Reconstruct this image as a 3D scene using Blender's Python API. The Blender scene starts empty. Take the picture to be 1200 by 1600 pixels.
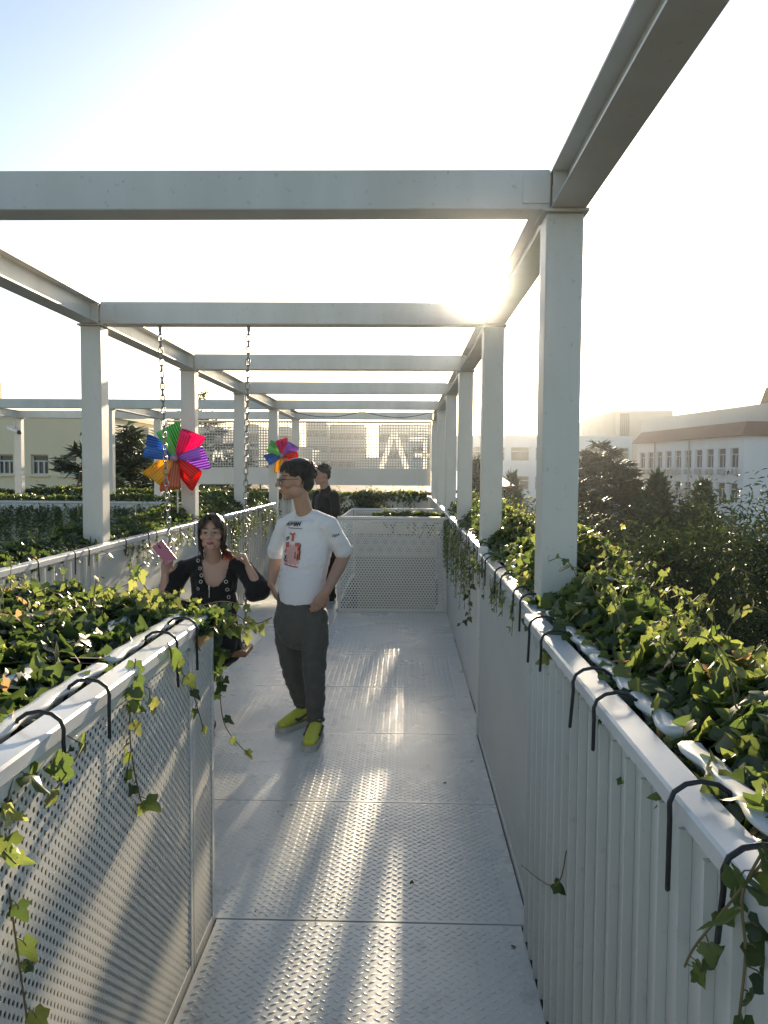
import bpy, math, random
import numpy as np
from mathutils import Vector, Matrix, noise as mnoise
from mathutils.bvhtree import BVHTree

SC = bpy.context.scene
COL = SC.collection
rad = math.radians
# ------------------------------------------------------------------ camera
CAM_H, F = 1.62, 1230.0
PITCH, YAW = math.atan(65 / F), math.atan(32 / F)
cd = bpy.data.cameras.new('camera'); cam = bpy.data.objects.new('camera', cd); COL.objects.link(cam)
cam.location = (0, 0, CAM_H); ROLL = rad(.4)
cam.rotation_euler = (Matrix.Rotation(YAW, 3, 'Z') @ Matrix.Rotation(rad(90) - PITCH, 3, 'X') @ Matrix.Rotation(ROLL, 3, 'Z')).to_euler()
cd.sensor_fit = 'VERTICAL'; cd.sensor_height = 36; cd.lens = 36 * F / 1600
cd.clip_start = 0.03; cd.clip_end = 6000
SC.camera = cam
RC = cam.rotation_euler.to_matrix()
# ------------------------------------------------------------------ sky and sun
SUN_AZ, SUN_EL = rad(5.75), rad(12.7)          # azimuth to the right of the walkway
wd = bpy.data.worlds.new('World'); SC.world = wd; wd.use_nodes = True
nt = wd.node_tree
sk = nt.nodes.new('ShaderNodeTexSky'); sk.sky_type = 'NISHITA'; sk.sun_disc = False
sk.sun_elevation = SUN_EL; sk.sun_rotation = SUN_AZ
sk.air_density = 1.0; sk.dust_density = 1.0; sk.ozone_density = 1.0; sk.altitude = 50
nt.links.new(sk.outputs[0], nt.nodes['Background'].inputs[0])
nt.nodes['Background'].inputs[1].default_value = 0.072
sl = bpy.data.lights.new('sun', 'SUN'); sl.energy = 4.6; sl.angle = rad(0.8); sl.color = (1.0, 0.81, 0.57)
so = bpy.data.objects.new('sun', sl); COL.objects.link(so)
sdir = Vector((math.sin(SUN_AZ) * math.cos(SUN_EL), math.cos(SUN_AZ) * math.cos(SUN_EL), math.sin(SUN_EL)))
so.rotation_euler = sdir.to_track_quat('Z', 'Y').to_euler(); so.location = sdir * 50
SC.view_settings.view_transform = 'Standard'; SC.view_settings.look = 'None'
SC.view_settings.gamma = 1.0; SC.view_settings.exposure = 1.7
HAZE = 0.0011
SC.render.engine = 'CYCLES'
SC.cycles.use_denoising = True
SC.cycles.transparent_max_bounces = 24; SC.cycles.max_bounces = 8
SC.cycles.sample_clamp_indirect = 8

def at(px, py, Y):
    """world point on the plane y = Y that the photograph shows at (px, py)"""
    d = RC @ Vector(((px - 600) / F, -(py - 800) / F, -1.0))
    return Vector((0, 0, CAM_H)) + d * (Y / d.y)

# ------------------------------------------------------------------ object helpers
def wl(o):
    v = Vector((0, 0, 0))
    while o is not None:
        v = v + o.location; o = o.parent
    return v

def tag(o, label=None, cat=None, group=None, kind=None):
    if label: o['label'] = label
    if cat:
        o['category'] = cat
        if not kind: o['kind'] = 'thing'
    if group: o['group'] = group
    if kind: o['kind'] = kind
    return o

def thing(name, loc, label, cat, group=None):
    o = bpy.data.objects.new(name, None); COL.objects.link(o); o.location = loc
    o.empty_display_size = 0.1
    return tag(o, label, cat, group)

def link_mesh(name, me, parent=None):
    o = bpy.data.objects.new(name, me); COL.objects.link(o)
    if parent is not None: o.parent = parent
    return o

class MB:
    def __init__(s): s.v = []; s.f = []; s.sm = []; s.mi = []
    def add(s, vs, fs, smooth=False, mi=0):
        n = len(s.v); s.v.extend([tuple(p) for p in vs])
        s.f.extend([tuple(i + n for i in f) for f in fs]); s.sm.extend([smooth] * len(fs)); s.mi.extend([mi] * len(fs))
    def box(s, x0, x1, y0, y1, z0, z1, b=0.0, mi=0):
        s.obox(((x0 + x1) / 2, (y0 + y1) / 2, (z0 + z1) / 2), (abs(x1 - x0) / 2, abs(y1 - y0) / 2, abs(z1 - z0) / 2), None, b, mi)
    def obox(s, c, h, R=None, b=0.0, mi=0):
        c = Vector(c); b = min(b, min(h) * 0.45)
        def tr(p):
            p = Vector(p)
            return c + (R @ p if R is not None else p)
        if b <= 0:
            vs = [tr((h[0] * a, h[1] * d, h[2] * e)) for a in (-1, 1) for d in (-1, 1) for e in (-1, 1)]
            s.add(vs, [(0, 1, 3, 2), (4, 6, 7, 5), (0, 4, 5, 1), (2, 3, 7, 6), (0, 2, 6, 4), (1, 5, 7, 3)], mi=mi); return
        idx = {}; vs = []
        for a in (-1, 1):
            for d in (-1, 1):
                for e in (-1, 1):
                    for ax in range(3):
                        q = [a * h[0], d * h[1], e * h[2]]
                        sg = (a, d, e)
                        for k in range(3):
                            if k != ax: q[k] -= sg[k] * b
                        idx[(a, d, e, ax)] = len(vs); vs.append(tr(q))
        fs = []
        for ax in range(3):
            o = [k for k in range(3) if k != ax]
            for sg in (-1, 1):
                def key(u, w):
                    t = [0, 0, 0]; t[ax] = sg; t[o[0]] = u; t[o[1]] = w
                    return idx[(t[0], t[1], t[2], ax)]
                fs.append((key(-1, -1), key(1, -1), key(1, 1), key(-1, 1)))
        for ax in range(3):
            o = [k for k in range(3) if k != ax]
            for u in (-1, 1):
                for w in (-1, 1):
                    def kk(e, which):
                        t = [0, 0, 0]; t[ax] = e; t[o[0]] = u; t[o[1]] = w
                        return idx[(t[0], t[1], t[2], which)]
                    fs.append((kk(-1, o[0]), kk(1, o[0]), kk(1, o[1]), kk(-1, o[1])))
        for a in (-1, 1):
            for d in (-1, 1):
                for e in (-1, 1):
                    fs.append((idx[(a, d, e, 0)], idx[(a, d, e, 1)], idx[(a, d, e, 2)]))
        s.add(vs, fs, mi=mi)
    def tube(s, pts, r, n=8, mi=0, closed=False, side=None):
        """sweep of circles/ellipses along pts; r a number, list, or list of (rx, ry); rounded ends"""
        P = [Vector(p) for p in pts]; m = len(P)
        rr = [r] * m if not isinstance(r, (list, tuple)) else list(r)
        rr = [(q, q) if not isinstance(q, (tuple, list)) else q for q in rr]
        rings = []
        prev = None
        for i in range(m):
            if closed: t = P[(i + 1) % m] - P[i - 1]
            else: t = P[min(i + 1, m - 1)] - P[max(i - 1, 0)]
            if t.length < 1e-9: t = Vector((0, 0, 1))
            t.normalize()
            u = Vector(side) if side is not None else prev
            if u is None: u = Vector((1, 0, 0)) if abs(t.x) < 0.8 else Vector((0, 1, 0))
            u = u - t * u.dot(t)
            if u.length < 1e-6: u = t.orthogonal()
            u.normalize(); w = t.cross(u); prev = u
            rings.append((P[i], u, w, t, rr[i]))
        full = []
        if not closed:
            c, u, w, t, q = rings[0]; e = min(q)
            full.append((c - t * e, u, w, (q[0] * .05, q[1] * .05)))
            full.append((c - t * e * .85, u, w, (q[0] * .52, q[1] * .52)))
            full.append((c - t * e * .5, u, w, (q[0] * .86, q[1] * .86)))
        for c, u, w, t, q in rings: full.append((c, u, w, q))
        if not closed:
            c, u, w, t, q = rings[-1]; e = min(q)
            full.append((c + t * e * .5, u, w, (q[0] * .86, q[1] * .86)))
            full.append((c + t * e * .85, u, w, (q[0] * .52, q[1] * .52)))
            full.append((c + t * e, u, w, (q[0] * .05, q[1] * .05)))
        vs = []
        for c, u, w, q in full:
            for k in range(n):
                a = 2 * math.pi * k / n
                vs.append(c + u * (q[0] * math.cos(a)) + w * (q[1] * math.sin(a)))
        fs = []; M = len(full)
        for i in range(M if closed else M - 1):
            j = (i + 1) % M
            for k in range(n):
                fs.append((i * n + k, i * n + (k + 1) % n, j * n + (k + 1) % n, j * n + k))
        if not closed:
            fs.append(tuple(range(n - 1, -1, -1))); fs.append(tuple((M - 1) * n + k for k in range(n)))
        s.add(vs, fs, True, mi)
    def ell(s, c, r, R=None, n=14, m=9, mi=0):
        c = Vector(c); vs = []; fs = []
        for i in range(m + 1):
            ph = math.pi * i / m
            for k in range(n):
                a = 2 * math.pi * k / n
                p = Vector((r[0] * math.sin(ph) * math.cos(a), r[1] * math.sin(ph) * math.sin(a), r[2] * math.cos(ph)))
                if i in (0, m): p += Vector((1e-4 * math.cos(a), 1e-4 * math.sin(a), 0))
                vs.append(c + (R @ p if R is not None else p))
        for i in range(m):
            for k in range(n):
                fs.append((i * n + k, (i + 1) * n + k, (i + 1) * n + (k + 1) % n, i * n + (k + 1) % n))
        fs.append(tuple(range(n))); fs.append(tuple(m * n + k for k in range(n - 1, -1, -1)))
        s.add(vs, fs, True, mi)
    def prism(s, poly, fr, a, b, mi=0, smooth=False):
        """2D outline poly extruded from a to b; fr(u, v, t) -> point"""
        n = len(poly)
        vs = [fr(u, v, a) for u, v in poly] + [fr(u, v, b) for u, v in poly]
        fs = [(i, (i + 1) % n, n + (i + 1) % n, n + i) for i in range(n)]
        fs += [tuple(range(n - 1, -1, -1)), tuple(range(n, 2 * n))]
        s.add(vs, fs, smooth, mi)
    def mesh(s, off=(0, 0, 0), fix=True):
        me = bpy.data.meshes.new('m'); o = Vector(off)
        me.from_pydata([(p[0] - o.x, p[1] - o.y, p[2] - o.z) for p in s.v], [], s.f)
        me.polygons.foreach_set('use_smooth', s.sm); me.polygons.foreach_set('material_index', s.mi)
        if fix:
            import bmesh
            bm = bmesh.new(); bm.from_mesh(me); bmesh.ops.recalc_face_normals(bm, faces=bm.faces); bm.to_mesh(me); bm.free()
        me.update(); return me
    def build(s, name, mat, parent=None, loc=None, label=None, fix=True):
        off = wl(parent) if parent is not None else (Vector(loc) if loc is not None else Vector((0, 0, 0)))
        me = s.mesh(off, fix); me.name = name
        for m_ in (mat if isinstance(mat, (list, tuple)) else [mat]): me.materials.append(m_)
        o = link_mesh(name, me, parent)
        if parent is None and loc is not None: o.location = loc
        if label: o['label'] = label
        return o

# ------------------------------------------------------------------ materials
class NT:
    def __init__(s, name):
        s.m = bpy.data.materials.new(name); s.m.use_nodes = True
        s.t = s.m.node_tree; s.b = s.t.nodes['Principled BSDF']; s.o = s.t.nodes['Material Output']
    def n(s, ty, **k):
        x = s.t.nodes.new(ty)
        for a, b in k.items(): setattr(x, a, b)
        return x
    def l(s, a, b): s.t.links.new(a, b)
    def math(s, op, a, b=None, c=None):
        x = s.n('ShaderNodeMath', operation=op)
        for i, q in enumerate((a, b, c)):
            if q is None: continue
            if isinstance(q, (int, float)): x.inputs[i].default_value = q
            else: s.l(q, x.inputs[i])
        return x.outputs[0]
    def mix(s, f, a, b):
        x = s.n('ShaderNodeMix', data_type='RGBA')
        for i, q in ((0, f), (6, a), (7, b)):
            if isinstance(q, (int, float)): x.inputs[i].default_value = q
            elif isinstance(q, tuple): x.inputs[i].default_value = (*q, 1)
            else: s.l(q, x.inputs[i])
        return x.outputs[2]
    def noise(s, scale, detail=4, rough=.55, coord='Object', stretch=None):
        tc = s.n('ShaderNodeTexCoord'); x = s.n('ShaderNodeTexNoise')
        x.inputs['Scale'].default_value = scale; x.inputs['Detail'].default_value = detail; x.inputs['Roughness'].default_value = rough
        src = tc.outputs[coord]
        if stretch:
            mp = s.n('ShaderNodeMapping'); mp.inputs['Scale'].default_value = stretch; s.l(src, mp.inputs[0]); src = mp.outputs[0]
        s.l(src, x.inputs['Vector']); return x.outputs['Fac']
    def ramp(s, f, a, b, c0=(0, 0, 0), c1=(1, 1, 1)):
        x = s.n('ShaderNodeValToRGB'); e = x.color_ramp.elements
        e[0].position = a; e[1].position = b; e[0].color = (*c0, 1); e[1].color = (*c1, 1); s.l(f, x.inputs[0]); return x.outputs[0]
    def bump(s, h, strength=.2, dist=.01):
        x = s.n('ShaderNodeBump'); x.inputs['Strength'].default_value = strength; x.inputs['Distance'].default_value = dist
        s.l(h, x.inputs['Height']); s.l(x.outputs[0], s.b.inputs['Normal'])
    def set(s, col=None, rough=.5, metal=0.0, spec=.5):
        if col is not None:
            if isinstance(col, tuple): s.b.inputs['Base Color'].default_value = (*col, 1)
            else: s.l(col, s.b.inputs['Base Color'])
        if isinstance(rough, (int, float)): s.b.inputs['Roughness'].default_value = rough
        else: s.l(rough, s.b.inputs['Roughness'])
        s.b.inputs['Metallic'].default_value = metal; s.b.inputs['Specular IOR Level'].default_value = spec
        return s
    def holes(s, ax, px, py, r, r2=None, stagger=True, square=False):
        """punched holes: the surface is open where the mask is 0"""
        tc = s.n('ShaderNodeTexCoord'); sp = s.n('ShaderNodeSeparateXYZ'); s.l(tc.outputs['Object'], sp.inputs[0])
        u, v = sp.outputs[ax[0]], sp.outputs[ax[1]]
        def d(off):
            a = s.math('SUBTRACT', s.math('FRACT', s.math('ADD', s.math('DIVIDE', u, px), off + 200.0)), .5)
            b = s.math('SUBTRACT', s.math('FRACT', s.math('ADD', s.math('DIVIDE', v, py), off + 200.0)), .5)
            a = s.math('MULTIPLY', a, px); b = s.math('MULTIPLY', b, py)
            if square: return s.math('MAXIMUM', s.math('ABSOLUTE', a), s.math('ABSOLUTE', b))
            return s.math('SQRT', s.math('ADD', s.math('MULTIPLY', a, a), s.math('MULTIPLY', b, b)))
        q = d(0.0)
        if stagger: q = s.math('MINIMUM', q, d(0.5))
        solid = s.math('GREATER_THAN', q, r)
        s.l(solid, s.b.inputs['Alpha'])
        return s

MATS = {}
def paint(name, col, rough=.45, dirt=.12, scale=3.0, spec=.45, streak=None):
    m = NT(name)
    f = m.noise(scale, 6, .6, stretch=streak); g = m.noise(scale * 17, 3, .6)
    c = m.mix(m.ramp(f, .35, .75), col, tuple(k * (1 - dirt * w) for k, w in zip(col, (1.0, 1.08, 1.25))))
    c = m.mix(m.ramp(g, .64, .74), c, tuple(k * (1 - dirt * 1.6) for k in col))
    m.set(c, m.math('ADD', m.math('MULTIPLY', f, .18), rough - .09), 0, spec)
    m.bump(m.noise(scale * 9, 3), .06, .004)
    return m.m
STEEL = paint('white_steel_paint', (.69, .67, .62), .42, .20, 2.2, streak=(1, 1, .25))
WALLW = paint('white_sheet_paint', (.60, .60, .565), .40, .12, 1.8, streak=(1, 1, .35))
RAILM = paint('rail_gloss', (.58, .59, .60), .22, .10, 5)
def perf(name, ax, px, py, r, col=(.63, .63, .585), **k):
    m = NT(name); f = m.noise(2.2, 5)
    m.set(m.mix(m.ramp(f, .35, .75), col, tuple(q * .9 for q in col)), .42)
    m.holes(ax, px, py, r, **k); return m.m
PERF_YZ = perf('punched_sheet_side', (1, 2), .0290, .0255, .0051)
PERF_XZ = perf('punched_sheet_cross', (0, 2), .0340, .0540, .0102)
MESHM = perf('square_mesh_sheet', (0, 2),   .052, .052, .0170, (.40, .395, .37), stagger=False, square=True)
def solid(name, col, rough=.5, metal=0, spec=.5, var=.15, sc=20, bump=0):
    m = NT(name); f = m.noise(sc, 4)
    m.set(m.mix(f, tuple(k * (1 - var) for k in col), tuple(min(1, k * (1 + var)) for k in col)), rough, metal, spec)
    if bump: m.bump(m.noise(sc * 2, 4), bump, .01)
    return m.m
BLACK = solid('black_rubber', (.018, .019, .022), .45)
CHAIN = solid('chain_steel', (.26, .25, .24), .42, .8)
WOOD = None
def wood():
    m = NT('seat_wood'); f = m.noise(9, 5, .6, stretch=(1, 9, 9))
    m.set(m.mix(m.ramp(f, .3, .7), (.20, .105, .05), (.36, .21, .10)), .55); m.bump(f, .2, .004); return m.m
WOOD = wood()
def plastic():
    m = NT('trough_plastic'); m.set((.74, .75, .74), .28)
    tr = m.n('ShaderNodeBsdfTranslucent'); tr.inputs[0].default_value = (.8, .8, .76, 1)
    mx = m.n('ShaderNodeMixShader'); mx.inputs[0].default_value = .22
    m.l(m.b.outputs[0], mx.inputs[1]); m.l(tr.outputs[0], mx.inputs[2]); m.l(mx.outputs[0], m.o.inputs[0]); return m.m
PLASTIC = plastic()
SOIL = solid('soil', (.035, .028, .02), .95, var=.4, sc=40, bump=.5)
def leafmat(name, stops, trans, tf=.45, rough=.38):
    """leaf colour comes from a per-leaf 'tint' attribute"""
    m = NT(name); a = m.n('ShaderNodeAttribute'); a.attribute_name = 'tint'
    x = m.n('ShaderNodeValToRGB'); e = x.color_ramp.elements
    while len(e) < len(stops): e.new(.5)
    for k, (p, c) in enumerate(stops): e[k].position = p; e[k].color = (*c, 1)
    m.l(a.outputs['Fac'], x.inputs[0]); m.set(x.outputs[0], rough, 0, .5)
    tr = m.n('ShaderNodeBsdfTranslucent')
    y = m.n('ShaderNodeValToRGB'); e = y.color_ramp.elements
    while len(e) < len(trans): e.new(.5)
    for k, (p, c) in enumerate(trans): e[k].position = p; e[k].color = (*c, 1)
    m.l(a.outputs['Fac'], y.inputs[0]); m.l(y.outputs[0], tr.inputs[0])
    mx = m.n('ShaderNodeMixShader'); mx.inputs[0].default_value = tf
    m.l(m.b.outputs[0], mx.inputs[1]); m.l(tr.outputs[0], mx.inputs[2]); m.l(mx.outputs[0], m.o.inputs[0])
    return m.m
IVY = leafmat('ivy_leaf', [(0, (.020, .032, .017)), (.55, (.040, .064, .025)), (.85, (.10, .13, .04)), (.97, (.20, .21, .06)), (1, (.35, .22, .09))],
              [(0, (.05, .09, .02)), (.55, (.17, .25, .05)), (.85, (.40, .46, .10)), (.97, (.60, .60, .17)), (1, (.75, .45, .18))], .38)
TREEL = leafmat('tree_leaf', [(0, (.014, .028, .013)), (.6, (.026, .048, .020)), (1, (.055, .082, .030))],
                [(0, (.03, .05, .015)), (.6, (.06, .09, .025)), (1, (.13, .15, .045))], .18, .62)
CONIF = leafmat('conifer_needles', [(0, (.018, .034, .018)), (.6, (.032, .055, .026)), (1, (.06, .08, .032))],
                [(0, (.03, .05, .015)), (.6, (.05, .09, .025)), (1, (.10, .13, .04))], .22, .5)
BARK = solid('bark', (.10, .075, .055), .9, var=.4, sc=14, bump=.6)
STEM = solid('ivy_stem', (.16, .13, .06), .7, var=.3)

# ------------------------------------------------------------------ vectorised leaf meshes
def leaf_mesh(name, P, N, T, S, tv, tf, tint, mat, parent=None, loc=(0, 0, 0), smooth=False):
    P = np.asarray(P, float) - np.asarray(loc, float); N = np.asarray(N, float); T = np.asarray(T, float)
    N /= np.linalg.norm(N, axis=1, keepdims=True) + 1e-9
    T = T - N * (T * N).sum(1, keepdims=True); T /= np.linalg.norm(T, axis=1, keepdims=True) + 1e-9
    B = np.cross(T, N); tv = np.asarray(tv, float); k = len(tv); n = len(P)
    S = np.asarray(S, float)[:, None, None]
    q = np.random.RandomState(n); sx = q.uniform(.68, 1.12, n)[:, None, None]; sz = q.normal(1.2, 1.3, n)[:, None, None]; cu = q.normal(-.12, .22, n)[:, None, None]
    if tv is None or k < 6: sx = 1.0; sz = 1.0; cu = 0.0
    V = P[:, None, :] + S * (tv[None, :, 0:1] * sx * B[:, None] + tv[None, :, 1:2] * T[:, None] + (tv[None, :, 2:3] * sz + cu * tv[None, :, 1:2] ** 2) * N[:, None])
    V = V.reshape(-1, 3)
    fl = len(tf[0]); tf = np.asarray(tf, int)
    Fc = (tf[None] + (np.arange(n) * k)[:, None, None]).reshape(-1)
    me = bpy.data.meshes.new(name)
    me.vertices.add(len(V)); me.vertices.foreach_set('co', V.astype(np.float32).ravel())
    nf = n * len(tf)
    me.loops.add(len(Fc)); me.loops.foreach_set('vertex_index', Fc.astype(np.int32))
    me.polygons.add(nf); me.polygons.foreach_set('loop_start', (np.arange(nf) * fl).astype(np.int32))
    me.polygons.foreach_set('use_smooth', [smooth] * nf)
    me.update(calc_edges=True)
    at_ = me.attributes.new('tint', 'FLOAT', 'POINT')
    at_.data.foreach_set('value', np.repeat(np.asarray(tint, np.float32), k))
    me.materials.append(mat)
    o = link_mesh(name, me, parent)
    if parent is None: o.location = loc
    return o
# ivy leaf: five lobes, folded along the midrib
_h = [(.12, -.12), (.34, -.13), (.40, .05), (.57, .24), (.44, .37), (.29, .44), (.24, .62), (.13, .84), (0, 1.0)]
IV = [(0, .0, 0)] + [(x, y, -.10 * abs(x) - .10 * max(0, y - .3)) for x, y in _h] + [(-x, y, -.14 * abs(x) - .10 * max(0, y - .3)) for x, y in _h[-2::-1]]
IV = [(x, y - .2, z + (.05 if abs(x) > .25 else 0)) for x, y, z in IV]
IV.append((0, .12, .02)); _c = len(IV) - 1
IFc = [(_c, i, (i + 1) if i + 1 < _c else 0) for i in range(_c)]
# tree leaf: folded lozenge; needle spray: thin triangle pair
TV = [(0, 0, 0), (.26, .45, .07), (0, 1, -.05), (-.26, .45, .07)]; TF = [(0, 1, 2), (0, 2, 3)]
NV = [(-.07, 0, 0), (.07, 0, 0), (.02, 1, 0), (0, .55, .06)]; NF = [(0, 1, 3), (1, 2, 3), (2, 0, 3)]

def rnd(rs, n, s=1.0): return rs.normal(0, s, (n, 3))
def lump(rs, k=7, f=6.0):
    a = rs.uniform(.4, 1, k); w = rs.uniform(.5, f, k); p = rs.uniform(0, 7, k)
    return lambda t: sum(a[i] * np.sin(w[i] * t + p[i]) for i in range(k)) / k * 2.0

def ivy(name, A, B, L, width, ztop, hgt, n, size, seed, label, hang=0, hang_len=.3, rise=0, hang_side=-1, hang_off=.07, spill=.25, group=None, drop=.25, tmean=.45):
    """a bank of ivy along A->B (xy), spreading sideways along L, standing hgt over ztop; runners hang over the walkway side"""
    rs = np.random.RandomState(seed); A = np.array([A[0], A[1], 0.]); B = np.array([B[0], B[1], 0.]); L = np.array([L[0], L[1], 0.])
    D = B - A; ln = np.linalg.norm(D); U = D / ln; l1 = lump(rs, 9, 9 if ln < 5 else 5); l2 = lump(rs, 7, 6)
    s = rs.uniform(-.02, 1.02, n) * ln
    c = rs.beta(.95, 1.1, n)
    prof = np.sin(np.clip(c, .05, .95) * np.pi) ** .40
    top = hgt * prof * (.72 + .38 * l1(s) + .2 * l2(c * 9 + s * 3))
    zz = ztop + top * (1 - np.abs(rs.normal(0, .24, n))) - drop * (c > .8) * rs.uniform(0, 1, n)
    sp = (rs.uniform(0, 1, n) < spill * (c < .2))
    off = c * width - sp * rs.uniform(0, .09, n)
    zz = zz - sp * rs.uniform(0, .08, n)
    P = A + U * s[:, None] + L * off[:, None]; P[:, 2] = zz
    N = rnd(rs, n, .75) + np.array([0, 0, .7]) + L * (c[:, None] - .5) * .9
    T = rnd(rs, n, .7) + L * (c[:, None] - .5) * 1.4 + np.array([0, 0, -.35])
    S = size * rs.uniform(.55, 1.25, n)
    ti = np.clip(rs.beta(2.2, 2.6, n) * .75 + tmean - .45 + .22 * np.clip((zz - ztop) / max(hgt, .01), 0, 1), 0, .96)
    ti[rs.uniform(0, 1, n) < .022] = 1.0
    Ps, Ns, Ts, Ss, Ti = [P], [N], [T], [S], [ti]
    st = MB()
    def runner(pts, ls, k, tb):
        m = len(pts)
        for i in range(k):
            t = (i + rs.uniform(.2, .9)) / k * (m - 1); j = min(int(t), m - 2); f = t - j
            p = pts[j] * (1 - f) + pts[j + 1] * f
            sgn = 1 if i % 2 else -1
            side = U * sgn * .8 + L * hang_side * .5 + rs.normal(0, .35, 3)
            Ps.append((p + side * .012)[None]); Ts.append((side + np.array([0, 0, -.6]))[None])
            Ns.append((L * hang_side + rs.normal(0, .5, 3) + np.array([0, 0, .5]))[None])
            Ss.append([ls * rs.uniform(.6, 1.15) * (1 - .35 * t / (m - 1))]); Ti.append([np.clip(tb + rs.normal(0, .17) + .25 * t / (m - 1), 0, .93)])
    for _ in range(hang):
        s0 = rs.uniform(.02, .98) * ln; le = hang_len * rs.uniform(.3, 1.15); m = 7
        p = A + U * s0 + L * .05; p[2] = ztop + .03; pts = []
        q = p.copy(); w = rs.normal(0, .05, 2)
        for i in range(m):
            t = i / (m - 1)
            q = p + L * hang_side * abs(hang_off) * min(1, t * 3.2) + U * (w[0] * t + .05 * math.sin(3 * t + w[1] * 40) * t)
            q[2] = ztop + .03 + .03 * math.sin(min(1, t * 4) * math.pi) - le * max(0, t - .12)
            pts.append(q.copy())
        st.tube(pts, .0016, 4); runner(pts, size * .9, max(4, int(le / (size * .62))), .5)
    for _ in range(rise):
        s0 = rs.uniform(0, 1) * ln; c0 = rs.uniform(.15, .85); m = 6; a = rs.uniform(0, 6.28); le = rs.uniform(.05, .15) * min(1.4, max(.7, hgt / .15))
        p = A + U * s0 + L * (c0 * width); p[2] = ztop + hgt * .5; pts = []
        for i in range(m):
            t = i / (m - 1)
            q = p + (U * math.cos(a) + L * math.sin(a)) * le * (t ** 1.4) * .9; q[2] = p[2] + le * 1.1 * math.sin(t * 2.0) ; pts.append(q.copy())
        st.tube(pts, .0016, 4); runner(pts, size * .62, 6, .66)
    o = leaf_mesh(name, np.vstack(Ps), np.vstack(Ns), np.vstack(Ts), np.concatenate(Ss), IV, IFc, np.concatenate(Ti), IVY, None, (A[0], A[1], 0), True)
    tag(o, label, 'ivy', group)
    if st.v: st.build('stem', STEM, o, fix=False)
    return o

def vine(o, pts, k, size, seed, tb=.6, off=(0, 0, 0)):
    """one more runner for the ivy o through world points pts, leaves joined to a part named runner"""
    rs = np.random.RandomState(seed); pts = [np.array(p, float) for p in pts]
    d = []
    for i in range(len(pts) - 1):
        for t in np.linspace(0, 1, 5, endpoint=False):
            p0 = pts[max(i - 1, 0)]; p1 = pts[i]; p2 = pts[i + 1]; p3 = pts[min(i + 2, len(pts) - 1)]
            d.append(.5 * (2 * p1 + (p2 - p0) * t + (2 * p0 - 5 * p1 + 4 * p2 - p3) * t * t + (3 * p1 - p0 - 3 * p2 + p3) * t ** 3))
    d.append(pts[-1]); P = []; N = []; T = []; S = []; ti = []
    st = MB()
    for i in range(k):
        t = (i + .5) / k * (len(d) - 1); j = min(int(t), len(d) - 2); p = d[j] + (d[j + 1] - d[j]) * (t - j)
        sd = np.array([rs.choice([-1, 1]) * .6, rs.normal(0, .5), -.5]) + rs.normal(0, .3, 3)
        q = p + sd * .02
        st.tube([p, p + sd * .012 + np.array([0, 0, .004]), q], .0011, 4)
        P.append(q); T.append(sd + np.array([0, 0, -.5])); N.append(np.array([.1, -.9, .45]) + rs.normal(0, .35, 3))
        S.append(size * rs.uniform(.7, 1.2) * (1 - .3 * i / k)); ti.append(float(np.clip(tb + rs.normal(0, .2), 0, .93)))
    st.tube(d, .0019, 5)
    r = leaf_mesh('runner', P, N, T, S, IV, IFc, ti, IVY, o, wl(o), True)
    st.build('stem', STEM, r, fix=False)
    return r

# =================================================================== GROUND AND DECK
GZ = -5.2
def ground():
    m = NT('ground_mat'); f = m.noise(.06, 6); g = m.noise(1.2, 5)
    m.set(m.mix(m.ramp(f, .45, .6), m.mix(g, (.05, .06, .03), (.09, .085, .05)), m.mix(g, (.16, .155, .15), (.24, .23, .22))), .9)
    b = MB(); b.add([(-700, -150, GZ), (700, -150, GZ), (700, 1100, GZ), (-700, 1100, GZ)], [(0, 1, 2, 3)])
    tag(b.build('ground', m.m), None, None, None, 'structure')
ground()

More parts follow.
